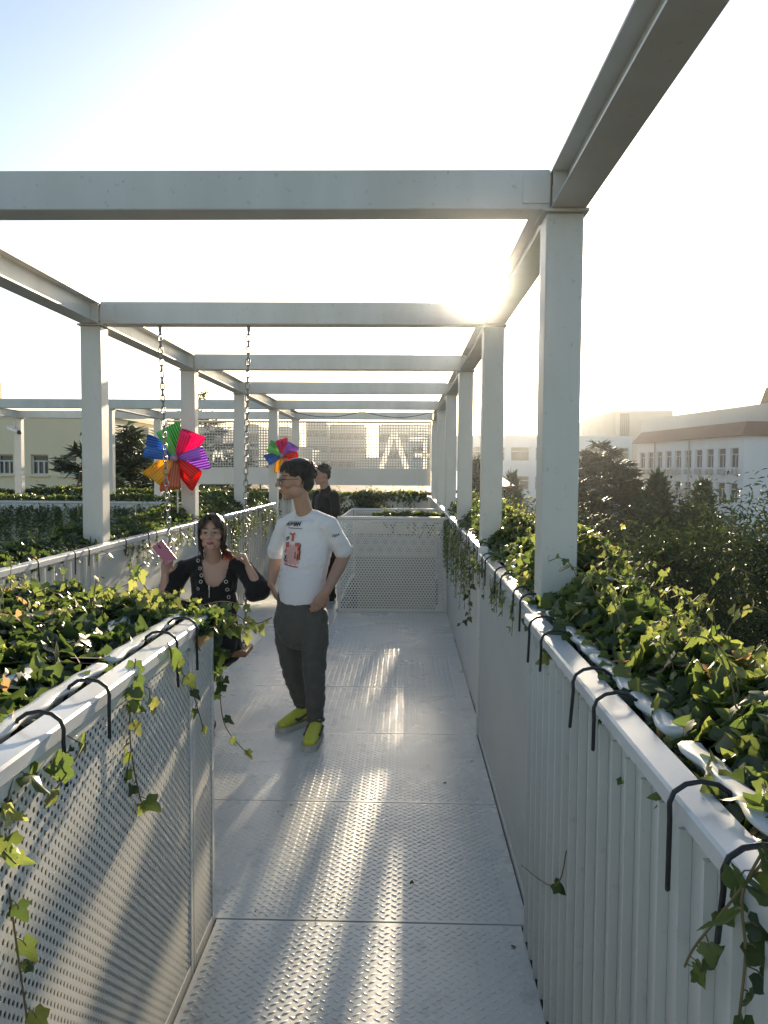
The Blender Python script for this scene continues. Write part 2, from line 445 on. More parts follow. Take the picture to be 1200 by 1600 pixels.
def deckmat():
    m = NT('deck_paint'); a = m.noise(1.1, 6, .6); b = m.noise(26, 3, .7); c = m.noise(6, 7, .7)
    col = m.mix(m.ramp(a, .35, .7), (.63, .635, .59), (.54, .545, .51))
    col = m.mix(m.ramp(c, .56, .72), col, (.38, .38, .37))
    col = m.mix(m.ramp(b, .70, .76), col, (.22, .20, .17))
    m.set(col, m.math('ADD', m.math('MULTIPLY', a, .22), .17), 0, .6); m.bump(m.noise(60, 3), .05, .002)
    return m.m
DECK = deckmat()
SEAMS = [-.9, .0, .92, 1.83, 2.745, 3.765, 4.775, 5.81, 6.85, 7.88, 8.915]
def deck():
    b = MB()
    for y0, y1 in zip(SEAMS[:-1], SEAMS[1:]):
        g = .004 if y1 < 4 else .002
        b.box(-.664 if y1 < 2.9 else -1.945, .429 if y1 < 2.9 else (.457 if y1 < 4.9 else .488), y0 + g, y1 - g, -.012, 0, .0015)
    for y0, y1 in ((8.915, 10.4), (10.4, 11.8), (11.8, 13.4), (13.4, 15.1)):
        b.box(-2.0, -.78, y0 + .002, y1 - .002, -.012, 0, .0015)
        if y0 > 11: b.box(-.778, .5, y0 + .002, y1 - .002, -.012, 0, .0015)
        if y0 > 11: b.box(-10.5, -2.004, y0 + .002, y1 - .002, -.012, 0, .0015)
    o = b.build('walkway_deck', DECK); tag(o, kind='structure')
    # raised tread marks of the chequer plate: little lozenges, alternating +-45 degrees
    rs = np.random.RandomState(3); pu, pv = .0210, .0190
    xs = np.arange(-1.98, .49, pu); ys = np.arange(-.4, 9.0, pv)
    X, Y = np.meshgrid(xs, ys); I, J = np.meshgrid(np.arange(len(xs)), np.arange(len(ys)))
    X = X.ravel(); Y = Y.ravel(); par = I.ravel() % 2
    keep = ((I.ravel() % 2) == (J.ravel() % 2)) & (X < .405) & ((X > -.655) | (Y > 2.775))
    for s_ in SEAMS: keep &= np.abs(Y - s_) > .016
    X, Y, par = X[keep], Y[keep], par[keep]; n = len(X)
    h = .0030 * (.55 + .45 * np.clip(.5 + .9 * np.sin(X * 3.1 + 1) * np.sin(Y * 2.3), 0, 1)) * rs.uniform(.8, 1.1, n)
    an = np.where(par == 0, .62, -.62)
    u = np.stack([np.cos(an), np.sin(an), 0 * an], 1); w = np.stack([-np.sin(an), np.cos(an), 0 * an], 1)
    c = np.stack([X, Y, 0 * X], 1); z = np.array([0, 0, 1.])
    A_, B_ = .0150, .0050
    V = np.stack([c - u * A_, c - w * B_, c + u * A_, c + w * B_, c - u * A_ * .55 + z * h[:, None], c + u * A_ * .55 + z * h[:, None]], 1).reshape(-1, 3)
    fs = np.array([(0, 1, 4), (1, 2, 5), (2, 3, 5), (3, 0, 4)])
    quads = [(1, 5, 4), (3, 4, 5)]
    fs = np.vstack([fs, quads]); Fc = (fs[None] + (np.arange(n) * 6)[:, None, None]).reshape(-1)
    me = bpy.data.meshes.new('tread_marks'); me.vertices.add(len(V)); me.vertices.foreach_set('co', V.astype(np.float32).ravel())
    me.loops.add(len(Fc)); me.loops.foreach_set('vertex_index', Fc.astype(np.int32)); nf = len(Fc) // 3
    me.polygons.add(nf); me.polygons.foreach_set('loop_start', (np.arange(nf) * 3).astype(np.int32)); me.update(calc_edges=True)
    me.polygons.foreach_set('use_smooth', [True] * nf)
    me.materials.append(DECK); t = link_mesh('tread_marks', me, o); t['kind'] = 'structure'
    s = MB()
    s.box(-.68, .47, -1, 9.0, -.40, -.02); s.box(-2.02, -.69, 2.81, 15.3, -.40, -.02); s.box(-.68, .52, 11.8, 15.3, -.40, -.02); s.box(-10.6, -2.03, 11.8, 15.3, -.40, -.02)
    tag(s.build('deck_slab', solid('dark_gap', (.09, .09, .085), .9)), kind='structure')
deck()

# =================================================================== PERGOLA FRAME
HB, HT = 2.575, 2.718     # underside and top of the beams
FY = [3.0, 5.27, 7.6, 9.95, 12.5, 15.0]
def ibeam(b, p0, p1, w=.125, h=HT - HB, tf=.009, tw=.012):
    p0 = Vector(p0); p1 = Vector(p1); t = (p1 - p0).normalized(); u = Vector((0, 0, 1)).cross(t)
    hw, hh = w / 2, h / 2
    poly = [(-hw, -hh), (hw, -hh), (hw, -hh + tf), (tw / 2, -hh + tf), (tw / 2, hh - tf), (hw, hh - tf), (hw, hh), (-hw, hh), (-hw, hh - tf), (-tw / 2, hh - tf), (-tw / 2, -hh + tf), (-hw, -hh + tf)]
    b.prism(poly, lambda a, c, s: p0 + t * s + u * a + Vector((0, 0, c)), 0, (p1 - p0).length)
CX_R, CX_L = .587, -2.085
CC_R = .576      # column line of the right side
ordn = ['first', 'second', 'third', 'fourth', 'fifth', 'sixth', 'seventh', 'eighth', 'ninth', 'tenth', 'eleventh', 'twelfth', 'thirteenth', 'fourteenth', 'fifteenth', 'sixteenth']
def column(x, y, label):
    t = thing('steel_column', (x, y, GZ), label, 'column', 'white steel columns of the pergola')
    b = MB(); b.box(x - .0680, x + .0680, y - .0680, y + .0680, GZ, HB - .014, .006); b.build('shaft', STEEL, t)
    b = MB(); b.box(x - .085, x + .085, y - .085, y + .085, HB - .0125, HB - .001, .002)
    b.build('cap_plate', STEEL, t)
for i, y in enumerate(FY):
    if i > 0 or True:
        column(CC_R, y, f'white square steel column rising behind the right parapet, {ordn[i]} from the camera')
        if i > 0: column(CX_L, y, f'white square steel column rising behind the left swing-side parapet, {ordn[i-1]} visible from the camera')
for x, nm in ((-4.72, 'middle'), (-7.42, 'outer')):
    for y, q in ((12.5, 'near'), (15.0, 'far')):
        column(x, y, f'white square steel column of the side pergola, {nm} bay, {q} row')
for k, y in enumerate(FY):
    b = MB(); x0, x1 = (CX_L + .066, CX_R - .066) 
    b.box(x0, x1, y - .0625, y + .0625, HB, HT, .004)
    t = thing('cross_beam', ((x0 + x1) / 2, y, HB), f'white steel cross beam spanning the walkway overhead, {ordn[k]} from the camera', 'beam', 'white steel cross beams of the pergola')
    b.build('beam_body', STEEL, t)
    b = MB()
    for sx, xx in ((1, x1), (-1, x0)):
        b.box(xx - .10 * (sx > 0), xx + .10 * (sx < 0), y - .069, y - .0626, HB + .02, HT - .02, .001)
        b.build('end_plate', STEEL, t); b = MB()
for xx, nm in ((CX_R, 'right'), (CX_L, 'left')):
    t = thing('edge_beam', (xx, 6, HB), f'long white steel I-beam running overhead along the {nm} side of the walkway', 'beam', 'long edge beams')
    b = MB(); ibeam(b, (xx, -1.2, (HB + HT) / 2), (xx, 15.08, (HB + HT) / 2)); b.build('beam_body', STEEL, t)
    b = MB(); s = 1 if xx < 0 else -1
    for y in FY:
        for dy in (-.07, .07): b.box(xx + s * .007, xx + s * .058, y + dy - .004, y + dy + .004, HB + .0095, HT - .0095)
    b.build('stiffener', STEEL, t)
for y, nm in ((12.5, 'near'), (15.0, 'far')):
    t = thing('side_beam', (-6, y, HB), f'white steel beam of the side pergola running left, {nm} one', 'beam', 'beams of the side pergola')
    b = MB(); b.box(-11, CX_L - .066, y - .0625, y + .0625, HB, HT, .004); b.build('beam_body', STEEL, t)
for x, nm in ((-4.72, 'middle'), (-7.42, 'outer')):
    t = thing('side_beam', (x, 13.7, HB), f'short white I-beam joining the two rows of the side pergola at its {nm} columns', 'beam', 'beams of the side pergola')
    b = MB(); ibeam(b, (x, 12.566, (HB + HT) / 2), (x, 14.934, (HB + HT) / 2)); b.build('beam_body', STEEL, t)
def cable():
    b = MB(); P = []
    for i in range(41):
        t = i / 40; x = -2.0 + 2.5 * t; P.append((x, 13.8, HB - .02 - .10 * abs(math.sin(t * 2 * math.pi)) ** 1.0 + .09))
    b.tube(P, .007, 6); tag(b.build('cable', BLACK), 'thin black cable sagging between the far overhead beams', 'cable')
cable()

# =================================================================== PARAPETS
WH = 1.09      # sheet height; the rail sits on top up to RZ
RZ = 1.125
def rail(b, x0, x1, y0, y1): b.box(x0, x1, y0, y1, WH, RZ, .005)
def ribbed_parapet(x, s, y0, y1, label, pitch=.0975, cap=.064, phase=0.0):
    """sheet wall in the plane X = x, ribs on the side s faces (s=-1: towards -x)"""
    t = thing('ribbed_parapet', (x, (y0 + y1) / 2, 0), label, 'parapet', 'white sheet parapets')
    b = MB(); b.box(x, x - s * .04, y0, y1, -.02, WH - .001, .003); b.build('sheet', WALLW, t)
    b = MB(); y = y0 + phase + .03
    while y < y1 - .02:
        for yy in (y,):
            poly = [(yy - .007, 0), (yy - .005, .018), (yy + .005, .018), (yy + .007, 0)]
            b.prism(poly, lambda u, v, q: Vector((x + s * (v + .0005), u, q)), .0, WH - .012)
        y += pitch
    b.build('rib', WALLW, t)
    b = MB(); rail(b, min(x + s * .022, x - s * (cap - .022)), max(x + s * .022, x - s * (cap - .022)), y0, y1); b.build('top_rail', RAILM, t)
    return t
def punched_parapet(x, s, y0, y1, label, cap=.064, posts=(), back=True, name='punched_parapet'):
    t = thing(name, (x, (y0 + y1) / 2, 0), label, 'parapet', 'white sheet parapets')
    b = MB(); b.box(x - s * .001, x + s * .001, y0 + .03, y1 - .03, .03, WH - .03); b.build('punched_sheet', PERF_YZ, t)
    b = MB()
    b.box(x - s * .03, x + s * .004, y0, y0 + .03, -.02, WH - .001, .002); b.box(x - s * .03, x + s * .004, y1 - .03, y1, -.02, WH - .001, .002)
    for p in posts: b.box(x - s * .03, x + s * .0035, p - .005, p + .005, .0305, WH - .031, .001)
    b.box(x - s * .03, x + s * .004, y0 + .0305, y1 - .0305, -.02, .03, .002); b.box(x - s * .03, x + s * .004, y0 + .0305, y1 - .0305, WH - .03, WH - .001, .002)
    b.build('panel_frame', WALLW, t)
    if back:
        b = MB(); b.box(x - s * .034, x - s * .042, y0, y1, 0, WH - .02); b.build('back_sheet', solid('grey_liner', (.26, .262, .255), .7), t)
    b = MB(); rail(b, min(x + s * .014, x - s * (cap - .014)), max(x + s * .014, x - s * (cap - .014)), y0, y1); b.build('top_rail', RAILM, t)
    return t
ribbed_parapet(.441, -1, -.6, 2.73, 'white ribbed sheet parapet along the right of the walkway, nearest the camera')
t = punched_parapet(.467, -1, 2.734, 4.755, 'white punched sheet parapet on the right, between the ribbed sheet and the tall post')
def post():
    b = MB(); b.box(.452, .51, 4.76, 4.815, -.02, 1.16, .004); tag(b.build('parapet_post', STEEL, None, (.48, 4.86, 0)), 'slim white post at the break in the right parapet', 'post')
post()
def plain_parapet():
    t = thing('plain_parapet', (.5, 7, 0), 'smooth white sheet parapet at the far right, under hanging ivy', 'parapet', 'white sheet parapets')
    b = MB(); b.box(.497, .505, 4.819, 15.2, -.02, WH - .001, .003); b.build('sheet', WALLW, t)
    b = MB(); b.box(.483, .545, 4.819, 15.2, WH, RZ, .005); b.build('top_rail', RAILM, t)
plain_parapet()
# left: planter block beside the camera, its long side punched
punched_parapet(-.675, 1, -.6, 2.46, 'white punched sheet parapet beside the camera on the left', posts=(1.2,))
t = thing('punched_parapet', (-.675, 2.6, 0), 'short punched sheet parapet closing the left planter by the swing', 'parapet', 'white sheet parapets')
b = MB(); b.box(-.676, -.674, 2.49, 2.71, .03, WH - .03); b.build('punched_sheet', PERF_YZ, t)
b = MB(); b.box(-.705, -.671, 2.464, 2.49, -.02, WH - .001, .002); b.box(-.705, -.671, 2.71, 2.74, -.02, WH - .001, .002)
b.box(-.705, -.671, 2.4905, 2.7095, -.02, .03, .002); b.box(-.705, -.671, 2.4905, 2.7095, WH - .03, WH - .001, .002)
b.box(-1.95, -.7055, 2.705, 2.74, -.02, WH - .001, .002); b.build('panel_frame', WALLW, t)
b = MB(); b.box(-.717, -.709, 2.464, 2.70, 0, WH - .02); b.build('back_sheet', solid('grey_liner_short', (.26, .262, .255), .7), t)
b = MB(); b.box(-.725, -.661, 2.464, 2.76, WH, RZ, .005); b.box(-1.95, -.7255, 2.685, 2.76, WH, RZ, .005); b.build('top_rail', RAILM, t)
# left side of the swing bay
ribbed_parapet(-1.955, 1, 2.83, 4.95, 'white ribbed sheet parapet at the far left behind the near ivy', .11)
punched_parapet(-1.955, 1, 4.954, 7.35, 'white punched sheet parapet behind the swing, right after the ribbed one')
ribbed_parapet(-1.955, 1, 7.354, 11.75, 'white ribbed sheet parapet beyond the swing with trailing ivy', .12)
# cross panel at the head of the stairs and the pit behind it
def cross_panel(y, x0, x1, z0, z1, label, name='guard_screen'):
    t = thing(name, ((x0 + x1) / 2, y, z0), label, 'panel', 'punched guard panels at the stair head')
    b = MB(); b.box(x0 + .035, x1 - .035, y - .001, y + .001, z0 + .03, z1 - .03); b.build('punched_sheet', PERF_XZ, t)
    b = MB(); b.box(x0, x0 + .035, y - .004, y + .03, z0, z1, .002); b.box(x1 - .035, x1, y - .004, y + .03, z0, z1, .002)
    b.box(x0 + .0355, x1 - .0355, y - .004, y + .03, z0, z0 + .03, .002); b.box(x0 + .0355, x1 - .0355, y - .004, y + .03, z1 - .03, z1, .002)
    b.build('panel_frame', WALLW, t)
    b = MB(); b.box(x0 - .01, x1, y - .015, y + .05, z1 + .001, z1 + .035, .005); b.build('top_rail', RAILM, t)
    return t
cross_panel(8.92, -.755, .49, 0, 1.06, 'white punched guard panel closing the walkway at the stair head')
cross_panel(11.7, -.755, .49, .34, 1.02, 'second punched guard panel seen through the first across the stairwell')
b = MB(); b.box(-.74, .47, 11.74, 11.76, -1.6, 1.0, .003); tag(b.build('stair_end_wall', solid('stair_shade_grey', (.25, .255, .24), .7), None, (-.1, 11.75, 0)), 'plain sheet closing the far end of the stairwell, coloured grey for shade', 'side sheet')  # white wall's shade put into its grey, so the panel holes read dark
b = MB(); b.box(-.775, -.757, 9.05, 11.66, .10, 1.06, .003); 
tag(b.build('stair_side_wall', WALLW, None, (-.76, 10.3, 0)), 'white side sheet of the stairwell beside the man in black', 'side sheet')
def stairs():
    b = MB()
    for k in range(9): b.box(-.72, .46, 9.15 + k * .27, 9.15 + (k + 1) * .27, -.17 * (k + 1) - .05, -.17 * (k + 1), .004)
    b.box(-.72, .46, 8.93, 9.14, -.06, -.012)
    tag(b.build('stairs', DECK), None, None, None, 'structure')
stairs()
# fences of the side pergola that runs off to the left
def long_fence(y, x0, x1, s, label):
    t = thing('ribbed_fence', ((x0 + x1) / 2, y, 0), label, 'fence', 'fences of the side pergola')
    b = MB(); b.box(x0, x1, y, y + .04, -.02, WH - .001, .003); b.build('sheet', WALLW, t)
    b = MB(); x = x0 + .05
    while x < x1 - .03:
        b.prism([(x - .011, 0), (x - .006, .017), (x + .006, .017), (x + .011, 0)], lambda u, v, q: Vector((u, y - v - .0005, q)), 0, WH - .012); x += .12
    b.build('rib', WALLW, t)
    b = MB(); b.box(x0, x1, y - .022, y + .055, WH, RZ, .005); b.build('top_rail', RAILM, t)
long_fence(11.76, -10.5, -2.2, -1, 'white ribbed fence on the near side of the side pergola, half hidden by ivy')
long_fence(15.24, -10.5, .48, -1, 'white ribbed fence on the far side of the side pergola')

# =================================================================== TROUGHS WITH HOOKS
def trough(cx, cy, along, ln, out, label, zr=1.105, w=.19, d=.16, hooks=(-.11, .11), rail_in=0.0, rail_w=.08, dropl=.12):
    """plastic trough outside a rail; along = unit xy, out = unit xy from rail to trough; (cx,cy) = middle of the rail side of the rim"""
    A = Vector((along[0], along[1], 0)); O = Vector((out[0], out[1], 0)); C = Vector((cx, cy, 0))
    t = thing('planter_trough', (cx, cy, zr - d), label, 'planter', 'white planter troughs hooked on the parapets')
    b = MB(); n = 40; loops = []
    def ring(off, z, amp):
        L_ = []
        for k in range(n + 1):
            s = -ln / 2 + ln * k / n; q = amp * math.sin(k / n * math.pi * 9)
            L_.append((s, w * 0 + off - q))
        far = []
        for k in range(n, -1, -1):
            s = -ln / 2 + ln * k / n; q = amp * math.sin(k / n * math.pi * 9); far.append((s, w - off + q))
        return [C + A * s + O * o_ + Vector((0, 0, z)) for s, o_ in L_ + far]
    prof = [(.045, zr - d, .002), (.026, zr - .05, .004), (.008, zr - .018, .005), (-.004, zr - .008, .005), (-.006, zr - .002, .005), (.002, zr + .003, .004), (.020, zr + .004, .003), (.036, zr, .003), (.046, zr - .012, .004), (.050, zr - .04, .004)]
    vs = []; M = 2 * (n + 1)
    for o_, z, a in prof: vs += ring(o_, z, a)
    fs = []
    for i in range(len(prof) - 1):
        for k in range(M): fs.append((i * M + k, i * M + (k + 1) % M, (i + 1) * M + (k + 1) % M, (i + 1) * M + k))
    fs.append(tuple(range(M - 1, -1, -1)))
    b.add(vs, fs, True); b.build('trough_body', PLASTIC, t)
    b = MB(); b.obox(C + O * (w / 2) + Vector((0, 0, zr - .045)), (ln / 2 - .03, w / 2 - .045, .012), Matrix((A, O, Vector((0, 0, 1)))).transposed()); b.build('soil', SOIL, t)
    for h in hooks:
        p = C + A * h; r0 = RZ + .006
        HR = random.Random(int(cx * 977 + cy * 3571 + h * 101)); p = p + A * HR.uniform(-.02, .02); lean = A * HR.uniform(-.012, .012)
        P = [p - O * (rail_w + .012 + HR.uniform(0, .008)) + lean + Vector((0, 0, RZ - dropl - HR.uniform(-.025, .02))), p - O * (rail_w + .013) + Vector((0, 0, RZ - .03))]
        for k in range(7):
            a = math.pi * k / 6
            P.append(p - O * (rail_w * .5 + .006 + (rail_w * .5 + .008) * math.cos(a)) + Vector((0, 0, r0 - .012 + .034 * math.sin(a))))
        P += [p + O * .01 + Vector((0, 0, zr - .04)), p + O * .02 + Vector((0, 0, zr - .10))]
        b = MB(); b.tube(P, .0042, 8); b.build('hanger_hook', BLACK, t)
    return t
hk = ((-.10, .11), (-.12, .10), (-.11, .09), (-.10, .12))
ys = [.45, 1.10, 1.78, 2.43, 3.10, 3.76, 4.42]
for i, y in enumerate(ys):
    trough((.50 if y < 2.7 else .54), y, (0, 1), .61, (1, 0), f'white plastic planter trough hooked outside the right parapet, {ordn[i]} from the camera', hooks=hk[i % 4], zr=1.135)
for i, y in enumerate([5.3, 6.0, 6.8, 7.6]):
    trough(.575, y, (0, 1), .61, (1, 0), f'white plastic planter trough on the far right parapet past the post, {ordn[i]} from the post')
for i, (y, h) in enumerate(((2.32, (-.08, .12)), (1.59, (-.11, .11)), (.86, (-.1, .1)), (.15, (-.1, .1)))):
    trough(-.745, y, (0, 1), .68, (-1, 0), f'white plastic planter trough behind the near left parapet, {ordn[i]} from the swing', hooks=h, zr=1.130)
for i, y in enumerate([3.3, 3.96, 4.62, 5.28, 5.94, 6.6, 7.26, 8.2, 9.2, 10.2]):
    trough(-2.015, y, (0, 1), .61, (-1, 0), f'white plastic planter trough on the parapet behind the swing, {ordn[i]} from the camera', w=.17, hooks=(.1,) if i % 2 else (-.1, .12))
trough(-.2, 9.06, (1, 0), .8, (0, 1), 'white plastic planter trough on top of the stair guard panel', zr=1.05, hooks=(-.02, .3))
# tray that carries the inner rows of ivy in the near left planter
b = MB(); b.box(-1.93, -.95, -.55, 2.73, .86, .90); b.box(-1.93, -.95, -.55, 2.73, .9005, .97)
tag(b.build('planter_bed', SOIL, None, (-1.4, 1, .86)), 'dark soil bed filling the near left planter under the ivy', 'planter bed')

# =================================================================== IVY
iv1 = ivy('ivy', (-.77, -.3), (-.77, 2.88), (-1, 0), 1.12, 1.06, .13, 9800, .062, 11, 'thick dark ivy filling the near left planter', hang=5, hang_len=.12, rise=120, hang_side=-1, spill=.45, hang_off=.19, tmean=.27)  # low tmean puts the shade over this planter into the leaf colour
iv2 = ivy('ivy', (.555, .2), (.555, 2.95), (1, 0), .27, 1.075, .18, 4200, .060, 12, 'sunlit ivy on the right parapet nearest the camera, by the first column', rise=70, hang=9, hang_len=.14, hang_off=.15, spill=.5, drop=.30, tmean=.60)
iv3 = ivy('ivy', (.57, 3.05), (.57, 5.2), (1, 0), .36, 1.07, .30, 5200, .044, 13, 'bushy bright ivy on the right parapet between the first and second columns', rise=40, hang=24, hang_len=.20, hang_off=.175, spill=.5, tmean=.60)
iv4 = ivy('ivy', (.58, 5.3), (.58, 9.3), (1, 0), .34, 1.07, .31, 7000, .042, 14, 'ivy trailing down the smooth far right parapet past the post', rise=40, hang=95, hang_len=.60, hang_off=.175, spill=.3, tmean=.5)
iv5 = ivy('ivy', (-2.03, 2.9), (-2.03, 5.1), (-1, 0), .42, 1.06, .17, 3600, .048, 15, 'ivy along the ribbed parapet at the far left, before the first left column', rise=14, hang=5, hang_len=.16, hang_off=.175, spill=.3)
iv6 = ivy('ivy', (-2.03, 5.3), (-2.03, 7.7), (-1, 0), .45, 1.06, .21, 4000, .044, 16, 'ivy behind the swing with short sprigs over the punched parapet', rise=14, hang=34, hang_len=.22, hang_off=.175, spill=.3)
iv7 = ivy('ivy', (-2.03, 7.8), (-2.03, 11.7), (-1, 0), .5, 1.06, .27, 5600, .046, 17, 'ivy with long strands down the ribbed parapet beyond the swing', rise=16, hang=90, hang_len=.50, hang_off=.175, spill=.3)
iv8 = ivy('ivy', (.45, 9.12), (-.35, 9.12), (0, 1), .3, 1.03, .13, 900, .045, 18, 'ivy spilling over the corner of the stair guard panel', rise=5, hang=9, hang_len=.28, hang_off=.175, spill=.3)
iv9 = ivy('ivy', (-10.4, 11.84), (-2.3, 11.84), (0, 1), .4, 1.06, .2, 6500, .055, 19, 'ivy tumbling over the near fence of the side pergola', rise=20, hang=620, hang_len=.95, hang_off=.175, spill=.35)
iv10 = ivy('ivy', (-10.4, 15.1), (-2.2, 15.1), (0, 1), .45, 1.06, .2, 5200, .07, 20, 'dark ivy hanging as a thick curtain inside the far fence of the side pergola', rise=20, hang=240, hang_len=.75, hang_off=.175, spill=.5, tmean=.35)  # lower tint paints in the shade of the side facing away from the sun
iv11 = ivy('ivy', (-2.0, 15.1), (.4, 15.1), (0, 1), .5, 1.02, .28, 1800, .06, 21, 'ivy heap on the far fence under the mesh screen', rise=10, hang=20, hang_len=.4, hang_off=.175, spill=.4)
iv12 = ivy('ivy', (-.66, 2.50), (-1.93, 2.50), (0, 1), .30, 1.075, .09, 2300, .056, 22, 'ivy clump over the end of the near left planter beside the swing', rise=26, hang=0, spill=.1, tmean=.40)  # leaf tint lowered here too, as painted shade
# single runners that the photo shows
vine(iv1, [at(212, 1030, 1.93), at(205, 1085, 1.87), at(203, 1150, 1.86), at(212, 1215, 1.89), at(225, 1270, 1.95)], 11, .058, 31, .62)
vine(iv1, [at(262, 1005, 2.15), at(282, 1045, 2.27), at(302, 1085, 2.42), at(318, 1140, 2.53)], 6, .052, 32, .62)
vine(iv1, [at(318, 975, 2.8), at(330, 1020, 2.9), at(342, 1070, 2.95), at(352, 1135, 2.95), at(392, 1183, 2.95)], 8, .052, 33, .74)
vine(iv1, [at(330, 965, 2.85), at(365, 960, 2.95), at(395, 975, 3.0), at(425, 965, 3.05)], 9, .05, 34, .72)
vine(iv12, [at(322, 972, 2.8), at(350, 985, 2.9), at(372, 975, 2.95), at(388, 990, 3.0)], 7, .046, 42, .6)
vine(iv12, [at(300, 950, 2.75), at(345, 940, 2.9), at(380, 945, 3.0)], 7, .05, 43, .6)
vine(iv1, [at(120, 1165, 1.62), at(45, 1185, 1.4), at(15, 1235, 1.30), at(8, 1330, 1.30), at(25, 1470, 1.30), at(42, 1590, 1.30)], 12, .058, 35, .55)
vine(iv1, [at(235, 930, 2.6), at(215, 895, 2.6), at(225, 880, 2.62)], 4, .05, 36, .85)
vine(iv2, [at(1192, 1330, .88), at(1160, 1400, .90), at(1165, 1490, .90), at(1155, 1590, .91)], 9, .058, 37, .42)
vine(iv2, [at(1190, 1350, .88), at(1125, 1430, .96), at(1085, 1480, 1.04), at(1070, 1510, 1.08)], 7, .045, 38, .5)
vine(iv2, [at(885, 1330, 1.96), at(866, 1385, 2.05), at(815, 1352, 2.6)], 1, .05, 39, .4)
vine(iv2, [at(870, 1000, 2.35), at(862, 1025, 2.32), at(868, 1050, 2.3)], 5, .05, 40, .8)
vine(iv4, [at(735, 880, 5.4), at(732, 920, 5.4), at(733, 960, 5.4), at(718, 975, 5.4)], 9, .05, 41, .35)

# =================================================================== MESH SCREEN WITH CUT LETTERS
def filmmat(col, dark, scale, rot):
    m = NT('pinwheel_film'); tc = m.n('ShaderNodeTexCoord'); mp = m.n('ShaderNodeMapping'); m.l(tc.outputs['Object'], mp.inputs[0]); mp.inputs['Rotation'].default_value = (0, rot, 0)
    sp = m.n('ShaderNodeSeparateXYZ'); m.l(mp.outputs[0], sp.inputs[0])
    w = m.math('SINE', m.math('MULTIPLY', sp.outputs[2], scale))
    c = m.mix(m.math('GREATER_THAN', w, .1), col, dark); m.set(c, .3)
    tr = m.n('ShaderNodeBsdfTranslucent'); m.l(c, tr.inputs[0]); mx = m.n('ShaderNodeMixShader'); mx.inputs[0].default_value = .68
    m.l(m.b.outputs[0], mx.inputs[1]); m.l(tr.outputs[0], mx.inputs[2]); m.l(mx.outputs[0], m.o.inputs[0]); return m.m
def screen():
    y = 15.12; z0, z1 = 1.33, 2.56; x0, x1 = -4.6, .50
    t = thing('mesh_screen', ((x0 + x1) / 2, y, z0), 'wide white square-mesh screen with pale letters hung under the farthest beam', 'screen')
    b = MB(); b.box(x0, x1, y - .001, y + .001, z0, z1); b.build('mesh_sheet', MESHM, t)
    b = MB()
    b.box(x0, x1, y - .012, y - .0015, z0, z0 + .33, .003); b.box(x1 - .03, x1, y - .014, y + .02, z0, z1, .003)
    b.box(x0, x0 + .03, y - .014, y + .02, z0, z1, .003); b.box(x0, x1, y - .014, y + .02, z1 - .025, z1, .003)
    b.build('screen_frame', WALLW, t)
    LM = filmmat((.9, .9, .88), (.9, .9, .88), 1, 0)
    def letter(nm, strokes, ox, oz, h, wd):
        b = MB()
        for i, (p, q) in enumerate(strokes):
            a = Vector((ox + p[0] * h, y + .05 + .0013 * i, oz + p[1] * h)); c = Vector((ox + q[0] * h, y + .05 + .0013 * i, oz + q[1] * h)); d = (c - a); L = d.length; d.normalize()
            R = Matrix((d, Vector((0, 1, 0)), d.cross(Vector((0, 1, 0))))).transposed()
            b.obox((a + c) / 2, (L / 2, .010, wd / 2), R, .003)
        o = b.build(nm, LM, t); return o
    # seen from behind, so the row reads mirrored: big A and F, small M O and C O
    px = lambda x: (x - 632) * y / 1230
    letter('letter_a', [((-.33, 0), (0, 1)), ((0, 1), (.33, 0))], px(615), 1.62 - (740 - 735) * y / 1230 + .0, 1.0 * (740 - 672) * y / 1230, .10)
    letter('letter_f', [((.0, 0), (.0, 1)), ((-.42, .97), (.0, .97)), ((-.30, .52), (.16, .52))], px(663), 1.62 - (740 - 735) * y / 1230, (740 - 684) * y / 1230, .08)
    letter('letter_w', [((-.5, 0), (-.28, 1)), ((-.28, 1), (0, .3)), ((0, .3), (.28, 1)), ((.28, 1), (.5, 0))], px(338), 1.78, .20, .035)
    for cx in (333, 352):
        b = MB(); P = [(px(cx) + .10 * math.cos(a), y + .05, 1.55 + .085 * math.sin(a)) for a in [k * math.pi / 8 for k in range(16)]]
        b.tube(P, (.018), 6, closed=True); b.build('letter_o', LM, t)
screen()

# =================================================================== CCTV CAMERA
def cctv():
    c = at(22, 673, 14.9)
    t = thing('security_camera', c, 'small white bullet security camera on the outer far column of the side pergola', 'camera')
    b = MB(); b.tube([c + Vector((-.10, .0, .05)), c + Vector((.08, -.02, -.02))], (.042), 10); b.build('housing', paint('cctv_white', (.75, .75, .74), .35, .03), t)
    b = MB(); b.tube([c + Vector((.085, -.02, -.022)), c + Vector((.12, -.03, -.036))], .039, 10); b.build('lens_hood', BLACK, t)
    b = MB(); b.tube([c + Vector((0, 0, .02)), c + Vector((.0, .03, .16)), c + Vector((.1, .06, .2))], .018, 8); b.build('bracket', STEEL, t)
cctv()

